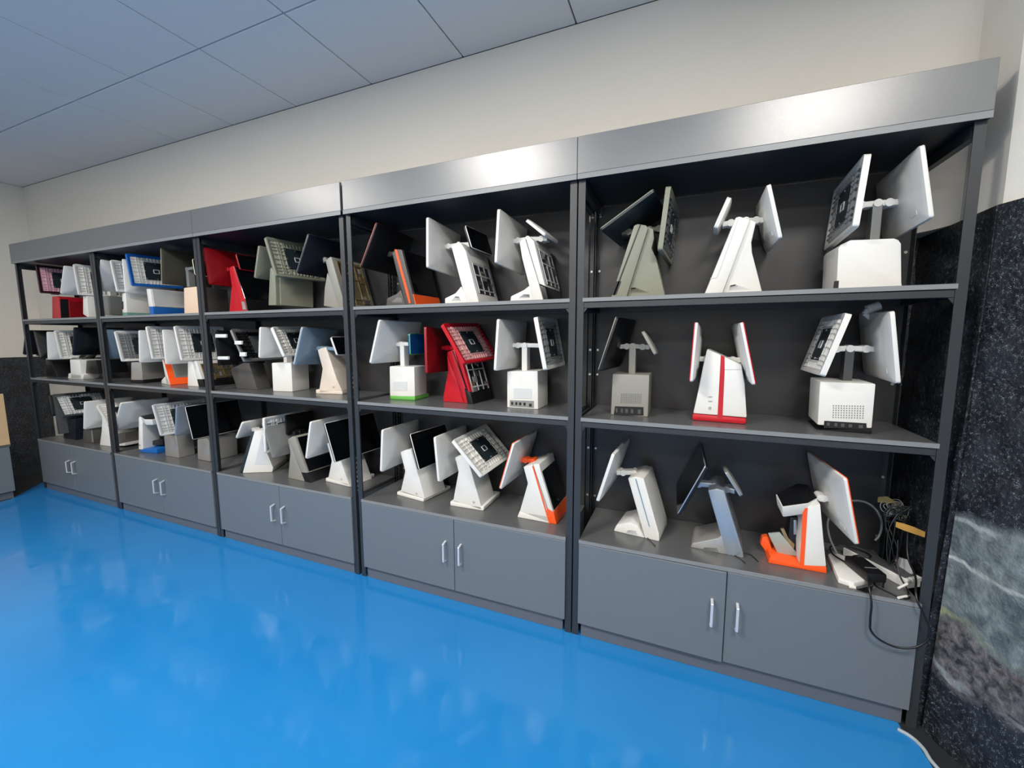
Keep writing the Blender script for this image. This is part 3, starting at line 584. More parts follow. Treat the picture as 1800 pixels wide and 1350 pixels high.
  ['checkout_terminal',4,'T','white slanted terminal with black lower cover and upturned small display',[-0.336,0.09,1.484],[['B','foot','white',[0.0,0.0,0.0],[[-0.0004,0.0],[0.1171,0.0],[0.0991,0.0755],[0.068,0.0544],[0.0042,0.0288]],0.17,0.006,None],['B','slanted_housing','white',[0.114,-0.005,0.0],[[0.0004,0.0],[0.0506,0.0],[0.0286,0.0728],[-0.0391,0.2801],[-0.0665,0.2665],[-0.0532,0.1929]],0.24,0.006,None],['B','face_cover','white',[0.142,-0.002,0.0],[[-0.0005,0.0772],[0.0298,0.0636],[-0.0253,0.2651],[-0.0471,0.2869],[-0.0647,0.2805]],0.235,0.006,None],['R','open_chassis','chassis','black',2,1,[0.05,0.85,0.1,0.93],None],['B','base_cover','black',[0.156,0.0,0.0],[[0.0004,0.0],[0.0306,0.0],[0.0152,0.0619],[-0.0152,0.0734]],0.235,0.006,None],['N','vent','vent','lightgrey',0,[[0.0409,0.0183],[0.0971,0.0182],[0.0948,0.0327],[0.068,0.0358]],None],['S','customer_screen','back','white','white',None,[-0.0282,0.0989,0.2798],[0.028,0.9988,-0.0406],[0.0526,0.0391,0.9978],0.3238,0.234,0.016,None],['S','customer_display','back','white','white',None,[0.1294,0.081,0.3218],[0.0713,0.9973,-0.0184],[-0.7706,0.0668,0.6338],0.1634,0.1201,0.016,None],['M','white',[0.063,0.085,0.292],None,[[-0.0282,0.0989,0.2798],[0.1294,0.081,0.3218]],[[0.998,-0.03,-0.051],[0.633,-0.031,0.773]],None]]],
  ['checkout_terminal',4,'M','white box terminal with green bottom band and small green-edged blue display',[-1.065,0.126,0.989],[['B','box_base','white',[0.0,0.0,0.0718],[[-0.0018,0.0171],[0.1556,0.0207],[0.1567,0.1809],[0.0022,0.1814]],0.127,0.006,None],['B','base_band','green',[0.0,0.0,0.0718],[[-0.0015,0.0],[0.1559,0.0],[0.1556,0.0216],[-0.0016,0.0218]],0.15,0.006,None],['N','vent','flat','lightgrey',0,[[0.0236,0.0493],[0.1083,0.0507],[0.1101,0.101],[0.0256,0.0993]],None],['S','operator_screen','back','white','white',None,[0.0097,0.0627,0.3125],[0.0932,0.9957,-0.001],[0.327,-0.0297,0.9445],0.327,0.2388,0.016,None],['S','customer_display','glass','bluefilm','green',None,[0.1514,0.0587,0.3013],[-0.0114,0.9999,-0.0067],[-0.0224,0.0065,0.9997],0.1687,0.111,0.016,None],['M','white',[0.056,0.064,0.301],[0.064,0.063,0.179],[[0.0097,0.0627,0.3125],[0.1514,0.0587,0.3013]],[[0.94,-0.088,-0.328],[1.0,0.012,0.022]],None]]],
  ['checkout_terminal',4,'M','bright red slanted terminal with opened ribbed red screen,next to the green-banded one',[-0.751,0.161,0.989],[['B','stand','red',[0.0,0.0,-0.0354],[[0.0002,0.0],[0.1417,0.0],[0.1155,0.0816],[0.0614,0.1711],[0.03,0.2597],[0.0355,0.1615],[0.0066,0.0451]],0.17,0.006,None],['B','slanted_housing','red',[0.0,0.0,-0.0354],[[0.1191,0.0],[0.1542,0.0],[0.1547,0.0271],[0.0764,0.2754],[0.0326,0.2619],[0.0614,0.1711]],0.199,0.006,None],['N','seam','flat','black',1,[[0.1549,0.0445],[0.1599,0.0448],[0.0711,0.2667],[0.066,0.2667]],None],['B','face_frame','red',[0.0,0.0,-0.0907],[[0.1582,0.063],[0.1734,0.0596],[0.1152,0.2504],[0.0846,0.2799],[0.0842,0.2584]],0.199,0.006,None],['R','open_chassis','chassis','steel',2,1,[0.0,0.95,0.1,0.9],None],['B','base_cover','black',[0.0,0.0,-0.0907],[[0.1545,0.0],[0.1902,0.0],[0.1734,0.0588],[0.1352,0.0769]],0.199,0.006,None],['S','customer_screen','back','darkred','red',None,[-0.0417,0.036,0.2684],[-0.1632,0.986,-0.033],[-0.0259,0.0292,0.9992],0.3133,0.2334,0.016,None],['S','opened_screen','open','red','red','lightred',[0.1565,0.0287,0.309],[0.0639,0.9975,0.0296],[-0.5371,0.0093,0.8435],0.3272,0.2236,0.016,None],['M','red',[0.002,0.085,0.281],None,[[-0.0417,0.036,0.2684],[0.1565,0.0287,0.309]],[[0.986,0.164,0.021],[0.841,-0.07,0.536]],None]]],
  ['checkout_terminal',4,'M','white cube terminal with grey port panel,right of the bright red slanted terminal',[-0.364,0.116,0.989],[['B','box_base','white',[0.0,0.0,0.0063],[[0.0001,0.0],[0.1583,0.0],[0.1553,0.1808],[0.0008,0.1744]],0.156,0.006,None],['N','port_panel','ports','midgrey',0,[[0.0155,0.0072],[0.1375,0.0066],[0.1373,0.0398],[0.0156,0.037]],None],['N','vent','flat','lightgrey',0,[[0.0361,0.0471],[0.1268,0.05],[0.1267,0.0978],[0.0362,0.0958]],None],['S','operator_screen','back','white','white',None,[-0.0071,0.0779,0.3002],[0.0444,0.999,-0.0024],[0.0777,-0.0011,0.997],0.3215,0.2373,0.016,None],['S','opened_screen','open','lightgrey','white','midgrey',[0.1926,0.0773,0.3093],[-0.0175,0.9998,0.0077],[-0.1932,-0.0109,0.9811],0.321,0.2365,0.016,None],['M','white',[0.068,0.078,0.298],[0.068,0.078,0.173],[[-0.0071,0.0779,0.3002],[0.1926,0.0773,0.3093]],[[0.996,-0.044,-0.078],[0.981,0.016,0.193]],None]]],
  ['checkout_terminal',4,'B','white pyramid-foot terminal with black glass screen,left of the ribbed white one',[-1.034,0.115,0.453],[['B','base_plate','white',[0.0,0.0,-0.1519],[[-0.0003,0.0],[0.1985,0.0],[0.2022,0.0197],[0.0006,0.0195]],0.225,0.006,None],['B','column','white',[0.0,0.0,-0.1519],[[0.0305,0.0278],[0.2112,0.0192],[0.1185,0.2776],[0.0795,0.2688],[0.0373,0.2501],[0.0692,0.1473]],0.17,0.006,None],['N','logo_ring','ring','grey',1,[[0.1511,0.0374]],None],['S','operator_screen','back','white','white',None,[-0.0254,0.08,0.2676],[-0.0,1.0,-0.0],[0.087,0.0,0.9962],0.32,0.2342,0.016,None],['S','customer_screen','glass','black','white',None,[0.1942,0.0669,0.2839],[0.0701,0.9974,-0.0157],[-0.2967,0.0359,0.9543],0.3045,0.1897,0.016,None],['M','white',[-0.011,0.112,0.21],None,[[-0.0254,0.08,0.2676],[0.1942,0.0669,0.2839]],[[0.996,0.0,-0.087],[0.952,-0.062,0.298]],None]]],
  ['checkout_terminal',4,'B','white pyramid-foot terminal with tilted ribbed frame,second from the right on its cabinet top',[-0.681,0.098,0.453],[['B','base_plate','white',[0.0,0.0,0.0314],[[-0.0002,0.0],[0.1913,0.0],[0.1942,0.0235],[0.0003,0.0238]],0.22,0.006,None],['B','column','white',[0.0,0.0,0.0314],[[0.0175,0.0289],[0.1861,0.0],[0.1142,0.2361],[0.0755,0.2785],[0.0335,0.2621],[0.0517,0.1885]],0.17,0.006,None],['N','logo_ring','ring','grey',1,[[0.1375,0.0382]],None],['S','operator_screen','back','white','white',None,[-0.0337,0.097,0.2596],[-0.0,1.0,-0.0],[-0.0808,0.0,0.9967],0.32,0.232,0.016,None],['S','opened_screen','open','white','white',None,[0.1536,0.0877,0.2969],[0.0468,0.9979,0.0454],[-0.6932,-0.0003,0.7208],0.3326,0.2272,0.016,None],['M','white',[0.008,0.11,0.225],None,[[-0.0337,0.097,0.2596],[0.1536,0.0877,0.2969]],[[0.997,0.0,0.081],[0.719,-0.065,0.692]],None]]],
  ['checkout_terminal',4,'B','white and orange slab terminal with black glass face beside the double rack post',[-0.306,0.1,0.453],[['B','base_plate','white',[0.0,0.0,-0.0234],[[-0.0001,0.0],[0.1712,0.0],[0.1613,0.0385],[0.0127,0.0341]],0.18,0.006,None],['B','column','white',[0.0,0.0,-0.0234],[[0.0127,0.0292],[0.1688,0.0],[0.1514,0.0701],[0.0798,0.2749],[0.0328,0.2571],[0.0554,0.179]],0.19,0.006,None],['B','face_cover','white',[0.0,0.0,-0.0234],[[0.1572,0.0687],[0.185,0.057],[0.1213,0.2497],[0.1139,0.2815],[0.0813,0.2765]],0.21,0.006,None],['R','face_glass','glass','black',2,1,[0.03,0.97,0.06,0.94],None],['B','base_cover','orange',[0.0,0.0,-0.0234],[[0.1664,0.0],[0.2022,0.0],[0.1874,0.0583],[0.1524,0.0703]],0.22,0.006,None],['N','stripe','flat','orange',1,[[0.164,0.0008],[0.1712,0.0008],[0.0847,0.2684],[0.0784,0.2676]],'orange edge stripe'],['S','customer_screen','back','white','orange',None,[-0.0241,0.0948,0.2673],[0.0107,0.9999,-0.0113],[0.2861,0.0077,0.9582],0.3187,0.2386,0.016,None],['M','orange',[0.055,0.09,0.267],None,[[-0.0241,0.0948,0.2673]],[[0.958,-0.014,-0.286]],None]]],
  ['checkout_terminal',3,'T',"red slanted terminal with black glass face at the left of the middle rack's top shelf",[-2.284,0.09,1.484],[['B','stand','red',[0.0,0.0,0.0],[[0.0005,0.0],[0.134,0.0],[0.0986,0.1382],[0.0316,0.2776],[0.0438,0.168]],0.17,0.006,None],['B','slanted_housing','red',[0.125,-0.005,0.0],[[0.0001,0.0],[0.0528,0.0],[0.0358,0.081],[-0.0391,0.2868],[-0.064,0.2858],[-0.0859,0.2764]],0.25,0.006,None],['R','face_glass','glass','black',1,2,[0.0,0.98,0.01,0.99],None],['R','lower_cover','flat','black',1,1,[0.0,1.0,0.01,0.99],None],['N','stripe','flat','silver',1,[[0.0165,0.0165],[0.0489,0.0156],[0.034,0.0648],[0.0097,0.0656]],None],['S','customer_screen','back','darkred','red',None,[-0.0958,0.105,0.2908],[-0.0,1.0,-0.0],[-0.1234,0.0,0.9924],0.32,0.2312,0.016,None],['S','customer_display','glass','darkred','red',None,[0.0995,0.085,0.3125],[-0.0,1.0,0.0],[-0.2892,-0.0,0.9573],0.15,0.1032,0.016,None],['M','red',[-0.071,0.085,0.285],None,[[-0.0958,0.105,0.2908],[0.0995,0.085,0.3125]],[[0.992,0.0,0.123],[0.957,0.0,0.289]],None]]],
  ['checkout_terminal',3,'T','grey-green box terminal with large ribbed grey-green frame',[-1.896,0.07,1.484],[['B','box_base','sage',[0.0,0.0,0.0],[[0.0001,0.034],[0.0673,0.0319],[0.0759,0.204],[0.0475,0.2539],[0.0332,0.2447]],0.27,0.006,None],['R','face_cover','flat','sage_light',0,1,[0.02,0.98,0.1,0.98],None],['S','customer_screen','back','sage','sage',None,[-0.0846,0.1013,0.2935],[-0.0447,0.999,0.0008],[0.2763,0.0116,0.961],0.1918,0.1952,0.016,None],['S','opened_screen','open','sage','sage','sage_light',[0.1212,0.115,0.3032],[0.0344,0.9992,0.0212],[-0.2898,-0.0103,0.957],0.3402,0.2307,0.016,None],['M','sage',[-0.119,0.135,0.274],None,[[-0.0846,0.1013,0.2935],[0.1212,0.115,0.3032]],[[0.96,0.043,-0.276],[0.956,-0.039,0.289]],None]]],
  ['checkout_terminal',3,'T',"grey slanted terminal with navy-black screen,right end of the middle rack's top shelf",[-1.478,0.09,1.484],[['B','stand','warmgrey',[0.0,0.0,0.0],[[0.0004,0.0185],[0.1242,0.0],[0.0687,0.1519],[0.0396,0.2016],[0.0139,0.1159]],0.17,0.006,None],['B','slanted_housing','warmgrey',[0.116,-0.005,0.0],[[0.0003,0.0],[0.051,0.0],[-0.0336,0.279],[-0.0428,0.2844],[-0.0796,0.2671],[-0.0596,0.1807]],0.24,0.006,None],['R','open_chassis','chassis','brassdark',1,1,[0.1,0.95,0.1,0.9],None],['S','customer_screen','back','navyblack','midgrey',None,[-0.0751,0.105,0.3007],[-0.0,1.0,-0.0],[0.4572,0.0,0.8894],0.32,0.2284,0.016,None],['M','warmgrey',[-0.037,0.085,0.288],None,[[-0.0751,0.105,0.3007]],[[0.889,0.0,-0.457]],None]]],
  ['checkout_terminal',3,'M','black terminal with opened black frames and white plastic clips',[-2.323,0.128,0.989],[['B','base_body','warmdark',[0.0,0.0,0.0588],[[-0.0,0.0],[0.1881,0.0],[0.1715,0.0354],[0.1285,0.1718],[0.0759,0.1738],[-0.0098,0.1449],[-0.0454,0.1259]],0.104,0.006,None],['S','customer_screen','back','black','black',None,[-0.018,0.067,0.2719],[-0.0,1.0,-0.0],[-0.0024,0.0,1.0],0.32,0.2244,0.016,None],['S','opened_screen','open','black','steel','black',[0.1746,0.067,0.2899],[-0.0,1.0,-0.0],[-0.4677,0.0,0.8839],0.32,0.2234,0.016,None],['B','clip','white',[-0.005,-0.108,0.0],[[0.0004,0.3379],[0.1012,0.3377],[0.1038,0.3592],[0.0031,0.3597]],0.012,0.002,None],['B','clip','white',[0.0,-0.108,0.0],[[0.0002,0.199],[0.1014,0.2009],[0.1038,0.221],[0.0027,0.2194]],0.012,0.002,None],['B','clip','white',[0.172,-0.108,0.0],[[0.0004,0.2955],[0.0632,0.2958],[0.0657,0.318],[0.0029,0.318]],0.012,0.002,None],['B','clip','white',[0.21,-0.108,0.0],[[0.0003,0.2227],[0.0519,0.2235],[0.0547,0.2486],[0.0032,0.248]],0.012,0.002,None],['M','black',[-0.04,0.052,0.159],None,[[-0.018,0.067,0.2719],[0.1746,0.067,0.2899]],[[1.0,0.0,0.002],[0.884,0.0,0.468]],None]]],
  ['checkout_terminal',3,'M','white square-box terminal with ribbed frame,between the clipped black and the beige terminal',[-1.98,0.127,0.989],[['B','box_base','white',[0.0,0.0,0.1651],[[-0.0001,0.0],[0.1457,0.0],[0.1488,0.1816],[0.0039,0.1799]],0.153,0.006,None],['S','customer_screen','back','white','white',None,[0.0347,0.068,0.3066],[-0.0,1.0,-0.0],[0.1429,0.0,0.9897],0.32,0.1884,0.016,None],['S','opened_screen','open','white','white',None,[0.1427,0.069,0.3161],[-0.2,0.9792,0.0344],[-0.3482,-0.1038,0.9317],0.3054,0.1868,0.016,None],['M','white',[0.058,0.076,0.261],[0.05,0.077,0.168],[[0.0347,0.068,0.3066],[0.1427,0.069,0.3161]],[[0.99,0.0,-0.143],[0.916,0.174,0.362]],None]]],
  ['checkout_terminal',3,'M','beige pyramid-foot terminal with blue-grey screen back',[-1.638,0.147,0.989],[['B','base_plate','beige',[0.0,0.0,0.1535],[[0.0002,0.0],[0.1861,0.0],[0.1842,0.0221],[0.0018,0.0252]],0.09,0.006,None],['B','column','beige',[0.0,0.0,0.1535],[[0.0194,0.0],[0.1842,0.0221],[0.1507,0.0925],[0.0898,0.2824],[0.0546,0.2741],[0.0286,0.2631],[0.0565,0.1511]],0.17,0.006,None],['N','logo_ring','ring','grey',1,[[0.1277,0.0414]],None],['S','customer_screen','back','bluegrey','white',None,[-0.0224,0.0477,0.2826],[-0.1502,0.9882,-0.0299],[0.2801,0.0715,0.9573],0.3086,0.228,0.016,None],['S','customer_display','glass','lightgrey','white',None,[0.229,0.008,0.2877],[0.0,1.0,-0.0],[-0.3693,0.0,0.9293],0.15,0.1102,0.016,None],['M','bluegrey',[0.044,0.045,0.273],None,[[-0.0224,0.0477,0.2826],[0.229,0.008,0.2877]],[[0.948,0.135,-0.288],[0.929,-0.0,0.369]],None]]],
  ['checkout_terminal',3,'B','white triangular terminal with black rear edge and small display tilted left',[-2.201,0.041,0.453],[['B','stand','white',[0.0,0.0,0.5],[[0.0001,0.0],[0.1837,0.0],[0.1908,0.0303],[0.1472,0.1684],[0.1441,0.2812],[0.0919,0.2758]],0.219,0.006,None],['B','rear_cover','darkslate',[0.0,0.0,0.5],[[-0.0204,0.0],[-0.0001,0.0],[0.0944,0.2741],[0.0757,0.2662],[0.0448,0.1941]],0.2,0.006,None],['N','recess','flat','lightgrey',0,[[0.0797,0.0571],[0.1763,0.0508],[0.142,0.1686],[0.1367,0.2477]],None],['S','customer_display','back','white','white',None,[-0.0879,0.159,0.2612],[-0.0,1.0,-0.0],[0.5517,0.0,0.8341],0.2,0.1377,0.016,None],['S','opened_screen','open','lightgrey','white',None,[0.2379,0.154,0.2709],[-0.0,1.0,-0.0],[0.0309,0.0,0.9995],0.32,0.2214,0.016,None],['S','operator_screen','back','grey','grey',None,[0.2653,0.144,0.2432],[0.0,1.0,-0.0],[-0.3257,0.0,0.9455],0.3,0.2339,0.016,None],['M','white',[0.037,0.11,0.259],None,[[-0.0879,0.159,0.2612],[0.2379,0.154,0.2709],[0.2653,0.144,0.2432]],[[0.834,0.0,-0.552],[1.0,0.0,-0.031],[0.945,-0.0,0.326]],None]]],
  ['checkout_terminal',3,'B','grey wedge terminal with black glass face and black base on the middle cabinet',[-1.847,0.089,0.453],[['B','stand','warmgrey',[0.0,0.0,-0.0768],[[-0.0003,0.0],[0.1562,0.0],[0.0811,0.1315],[0.0437,0.2451],[0.0197,0.2489],[0.0364,0.1688]],0.18,0.006,None],['B','slanted_housing','warmgrey',[0.0,0.0,-0.0768],[[0.1294,0.0522],[0.1844,0.0578],[0.0901,0.2716],[0.0622,0.2712],[0.0197,0.2489],[0.0477,0.2026]],0.25,0.006,None],['R','face_glass','glass','black',1,1,[0.03,0.97,0.05,0.97],None],['B','base_cover','black',[0.0,0.0,-0.0768],[[0.1546,0.0],[0.2108,0.0],[0.1843,0.0562],[0.1259,0.0571]],0.25,0.006,None],['S','customer_screen','back','black','black',None,[-0.0575,0.1601,0.3178],[0.0298,0.9995,-0.0109],[-0.0211,0.0115,0.9997],0.2046,0.1287,0.016,None],['M','black',[-0.007,0.09,0.269],None,[[-0.0575,0.1601,0.3178]],[[0.999,-0.03,0.021]],None]]],
  ['checkout_terminal',3,'B','white pyramid-foot terminal whose black glass screen shows past the rack post',[-1.579,0.131,0.453],[['B','base_plate','white',[0.0,0.0,-0.1051],[[0.0,0.0],[0.2037,0.0],[0.2089,0.0222],[0.0017,0.0217]],0.199,0.006,None],['B','column','white',[0.0,0.0,-0.1051],[[0.0254,0.0256],[0.2157,0.0],[0.1512,0.1399],[0.1161,0.2696],[0.0744,0.2646],[0.0304,0.2384],[0.0648,0.1379]],0.17,0.006,None],['N','logo_ring','ring','grey',1,[[0.1453,0.0359]],None],['S','operator_screen','back','white','white',None,[-0.0135,0.064,0.2746],[-0.0,1.0,-0.0],[0.235,0.0,0.972],0.32,0.2332,0.016,None],['S','customer_screen','glass','black','white',None,[0.2008,0.0485,0.2895],[0.12,0.9926,0.0201],[-0.3165,0.0191,0.9484],0.351,0.228,0.016,None],['M','white',[-0.037,0.099,0.213],None,[[-0.0135,0.064,0.2746],[0.2008,0.0485,0.2895]],[[0.972,0.0,-0.235],[0.941,-0.12,0.316]],None]]],
  ['checkout_terminal',2,'T',"small white terminal with grey box base,leftmost on the second rack's top shelf",[-3.749,0.09,1.484],[['B','box_base','grey',[0.0,0.0,0.0],[[0.0003,0.0219],[0.1107,0.0195],[0.1292,0.1581],[0.0152,0.1626]],0.2,0.006,None],['S','customer_screen','back','white','white',None,[0.1357,0.105,0.3036],[-0.0,1.0,-0.0],[0.3663,0.0,0.9305],0.32,0.2363,0.016,None],['S','opened_screen','open','lightgrey','white',None,[0.3227,0.105,0.2895],[-0.0,1.0,-0.0],[-0.1958,0.0,0.9806],0.32,0.2326,0.016,None],['M','white',[-0.06,0.1,0.309],[-0.144,0.1,0.178],[[0.1357,0.105,0.3036],[0.3227,0.105,0.2895]],[[0.931,0.0,-0.366],[0.981,0.0,0.196]],None]]],
  ['checkout_terminal',2,'T','white terminal with a pale teal base band beside the blue-framed one',[-3.44,0.07,1.484],[['B','box_base','white',[0.0,0.0,0.0],[[-0.0004,0.0286],[0.0596,0.0272],[0.0693,0.1704],[0.0221,0.17]],0.26,0.006,None],['B','base_band','teal',[-0.004,0.0,0.0],[[0.0004,0.0],[0.0648,0.0],[0.0641,0.0295],[0.004,0.031]],0.26,0.006,None],['N','port_panel','ports','black',0,[[0.0076,0.0526],[0.0214,0.0522],[0.0305,0.1097],[0.0168,0.1102]],None],['S','customer_screen','back','white','white',None,[0.1445,0.125,0.2821],[-0.0,1.0,-0.0],[0.023,0.0,0.9997],0.32,0.2363,0.016,None],['M','white',[-0.224,0.13,0.211],None,[[0.1445,0.125,0.2821]],[[1.0,0.0,-0.023]],None]]],
  ['checkout_terminal',2,'T','white terminal with glossy blue frame and blue base band',[-3.103,0.07,1.484],[['B','box_base','white',[0.0,0.0,0.0],[[-0.0005,0.0613],[0.0523,0.0597],[0.0379,0.1849],[-0.0092,0.1871]],0.27,0.006,None],['B','base_cover','blue',[0.005,0.0,0.0],[[-0.0004,0.0],[0.0469,0.0],[0.0455,0.063],[-0.0049,0.0645]],0.27,0.006,None],['R','face_cover','flat','lightgrey',0,1,[0.02,0.98,0.03,0.98],None],['S','opened_screen','open','blue','blue','white',[-0.1034,0.1183,0.3241],[-0.0042,0.9994,0.0352],[-0.0918,-0.0354,0.9951],0.3273,0.2233,0.016,None],['M','white',[-0.232,0.135,0.236],None,[[-0.1034,0.1183,0.3241]],[[0.996,0.001,0.092]],None]]],
  ['checkout_terminal',2,'T','dark olive terminal with cream screen edges and peach box base',[-2.744,0.09,1.484],[['B','box_base','peach',[0.0,0.0,0.0],[[0.0003,0.0],[0.1562,0.0],[0.1582,0.1802],[0.0202,0.178]],0.2,0.006,None],['R','side_cover','flat','warmdark',0,1,[0.0,1.0,0.0,1.0],None],['S','customer_screen','back','olive','cream',None,[-0.0984,0.105,0.3207],[-0.0,1.0,-0.0],[0.1134,0.0,0.9936],0.32,0.2381,0.016,None],['S','customer_display','glass','olive','cream',None,[0.1546,0.065,0.3042],[0.0,1.0,-0.0],[-0.1223,0.0,0.9925],0.15,0.1058,0.016,None],['M','midgrey',[-0.067,0.1,0.318],[-0.076,0.1,0.2],[[-0.0984,0.105,0.3207],[0.1546,0.065,0.3042]],[[0.994,0.0,-0.113],[0.992,-0.0,0.122]],None]]],
  ['checkout_terminal',2,'M','silver-beige terminal with black foot and blue-grey screen back',[-3.431,0.066,0.989],[['B','box_base','silver',[0.0,0.0,0.1806],[[0.0139,0.0223],[0.1247,0.0245],[0.1282,0.1573],[0.0318,0.1563]],0.2,0.006,None],['B','foot','black',[0.0,0.0,0.1806],[[0.0004,0.0],[0.1284,0.0],[0.1264,0.0272],[0.0041,0.0276]],0.2,0.006,None],['S','customer_screen','back','bluegrey','bluegrey',None,[-0.2015,0.129,0.2887],[-0.0,1.0,-0.0],[0.3207,0.0,0.9472],0.32,0.2344,0.016,None],['S','opened_screen','open','midgrey','white',None,[-0.0351,0.129,0.2755],[-0.0,1.0,-0.0],[-0.2463,0.0,0.9692],0.32,0.2323,0.016,None],['M','silver',[-0.134,0.1,0.193],None,[[-0.2015,0.129,0.2887],[-0.0351,0.129,0.2755]],[[0.947,0.0,-0.321],[0.969,0.0,0.246]],None]]],
  ['checkout_terminal',2,'M','white and orange terminal with L-shaped orange front on the middle shelf',[-3.177,0.139,0.989],[['B','foot','white',[0.0,0.0,-0.2123],[[-0.0014,0.0],[0.1853,0.0],[0.1409,0.0564],[0.0795,0.0532],[0.0064,0.0249]],0.18,0.006,None],['B','slanted_housing','white',[0.0,0.0,-0.2123],[[0.1102,0.0],[0.1851,0.0],[0.1607,0.0469],[0.0921,0.1814],[0.0603,0.1778],[0.0837,0.0961]],0.221,0.006,None],['R','lower_cover','flat','orange',1,1,[0.0,1.0,0.0,1.0],'orange lower cover'],['R','face_cover','flat','grey',1,2,[0.0,0.98,0.19,1.0],None],['R','side_cover','flat','orange',1,2,[0.0,0.98,0.0,0.18],'orange upright cover'],['S','customer_screen','back','white','white',None,[-0.018,0.056,0.2753],[-0.0,1.0,-0.0],[0.1369,0.0,0.9906],0.32,0.2333,0.016,None],['S','opened_screen','open','white','white',None,[0.1057,0.056,0.3021],[-0.0,1.0,-0.0],[-0.1648,0.0,0.9863],0.32,0.235,0.016,None],['M','white',[-0.128,0.09,0.183],None,[[-0.018,0.056,0.2753],[0.1057,0.056,0.3021]],[[0.991,0.0,-0.137],[0.986,0.0,0.165]],None]]],
  ['checkout_terminal',2,'M','white wedge terminal with exposed brass-coloured circuit chassis and black lower cover',[-2.811,0.109,0.989],[['B','stand','white',[0.0,0.0,0.0083],[[-0.0001,0.0],[0.1189,0.0],[0.0844,0.1482],[0.0645,0.1755],[0.0242,0.1722]],0.18,0.006,None],['B','slanted_housing','white',[0.0,0.0,0.0083],[[0.1063,0.0502],[0.165,0.0523],[0.125,0.1592],[0.1121,0.179],[0.0684,0.1756]],0.24,0.006,None],['R','open_chassis','chassis','brass',1,1,[0.0,0.98,0.08,0.95],None],['B','base_cover','black',[0.0,0.0,0.0083],[[0.1189,0.0],[0.1813,0.0],[0.1666,0.0524],[0.1067,0.0527]],0.24,0.006,None],['S','customer_screen','back','white','white',None,[-0.0889,0.086,0.2736],[-0.0,1.0,-0.0],[0.0034,0.0,1.0],0.32,0.2397,0.016,None],['S','opened_screen','open','white','white',None,[0.0653,0.086,0.2996],[-0.0,1.0,-0.0],[-0.2024,0.0,0.9793],0.32,0.2391,0.016,None],['M','white',[-0.098,0.09,0.186],None,[[-0.0889,0.086,0.2736],[0.0653,0.086,0.2996]],[[1.0,0.0,-0.003],[0.979,0.0,0.202]],None]]],
  ['checkout_terminal',2,'B','white terminal with large pale screen on a low white foot beside the blue-based one',[-3.863,0.1,0.453],[['B','base_plate','white',[0.0,0.0,0.0],[[-0.0004,0.0],[0.2008,0.0225],[0.2055,0.0476],[0.0041,0.0]],0.2,0.006,None],['B','base_body','warmdark',[0.002,0.02,0.0],[[0.0001,0.0104],[0.1576,0.0353],[0.1742,0.1237],[0.0396,0.0994]],0.16,0.006,None],['S','customer_screen','back','white','white',None,[0.2809,0.095,0.2699],[-0.0,1.0,-0.0],[0.5194,0.0,0.8546],0.32,0.2638,0.016,None],['M','white',[0.051,0.1,0.211],None,[[0.2809,0.095,0.2699]],[[0.855,0.0,-0.519]],None]]],
  ['checkout_terminal',2,'B','opened white and blue terminal with black curved head',[-3.423,0.078,0.453],[['B','base_plate','blue',[0.0,0.0,0.1107],[[-0.0003,0.0],[0.1532,0.0],[0.1864,0.0],[0.1864,0.0389],[0.0449,0.0313],[0.0023,0.0192]],0.24,0.006,None],['B','column','white',[0.0,0.0,0.1107],[[-0.0097,0.0213],[0.0395,0.022],[0.0653,0.2594],[0.0398,0.2785],[0.0271,0.2749]],0.12,0.006,None],['B','teal_panel','teal',[-0.015,0.032,0.0],[[0.0004,0.0093],[0.0433,0.0258],[0.0492,0.1755],[0.0264,0.2449]],0.1,0.006,None],['T','scanner_head','white','black',[(-3.419,0.099,0.73),(-3.25,0.045,0.728),(-3.18,0.06,0.73),(-3.18,0.22,0.735),(-3.3,0.25,0.735),(-3.44,0.22,0.732)],0.045],['B','scale_bowl','black',[0.01,0.072,0.0],[[-0.0,0.0381],[0.16,0.054],[0.157,0.0954],[0.0883,0.0919],[0.0057,0.072]],0.12,0.006,None],['N','power_button','disc','steel',1,[[0.0119,0.0568]],None]]],
  ['checkout_terminal',2,'B','grey metal box terminal with very large ribbed frame and pale blue screen',[-3.124,0.093,0.453],[['B','box_base','silver',[0.0,0.0,0.0124],[[-0.0004,0.0],[0.1604,0.0],[0.1547,0.1691],[0.0056,0.1561]],0.111,0.006,None],['S','opened_screen','open','lightgrey','lightgrey',None,[0.0964,0.0905,0.288],[0.027,0.9996,-0.0121],[-0.3367,0.0205,0.9414],0.3409,0.2334,0.016,None],['S','operator_screen','back','silverblue','skyblue',None,[0.2772,0.102,0.2922],[-0.0,1.0,-0.0],[0.1994,0.0,0.9799],0.32,0.2189,0.016,None],['M','grey',[-0.014,0.056,0.165],None,[[0.0964,0.0905,0.288],[0.2772,0.102,0.2922]],[[0.941,-0.021,0.337],[0.98,0.0,-0.199]],None]]],
  ['checkout_terminal',2,'B','silver rounded terminal with black glass screen on the cabinet second from the left',[-2.798,0.121,0.453],[['B','base_body','silver',[0.0,0.0,-0.0154],[[-0.0001,0.0],[0.1475,0.0],[0.1518,0.1603],[0.1278,0.1716],[0.017,0.1526]],0.2,0.012,None],['S','customer_screen','glass','black','white',None,[0.1469,0.0612,0.3012],[0.0591,0.9982,0.0136],[-0.2414,0.001,0.9704],0.3479,0.2289,0.016,None],['M','silver',[-0.069,0.1,0.15],None,[[0.1469,0.0612,0.3012]],[[0.969,-0.061,0.241]],None]]],
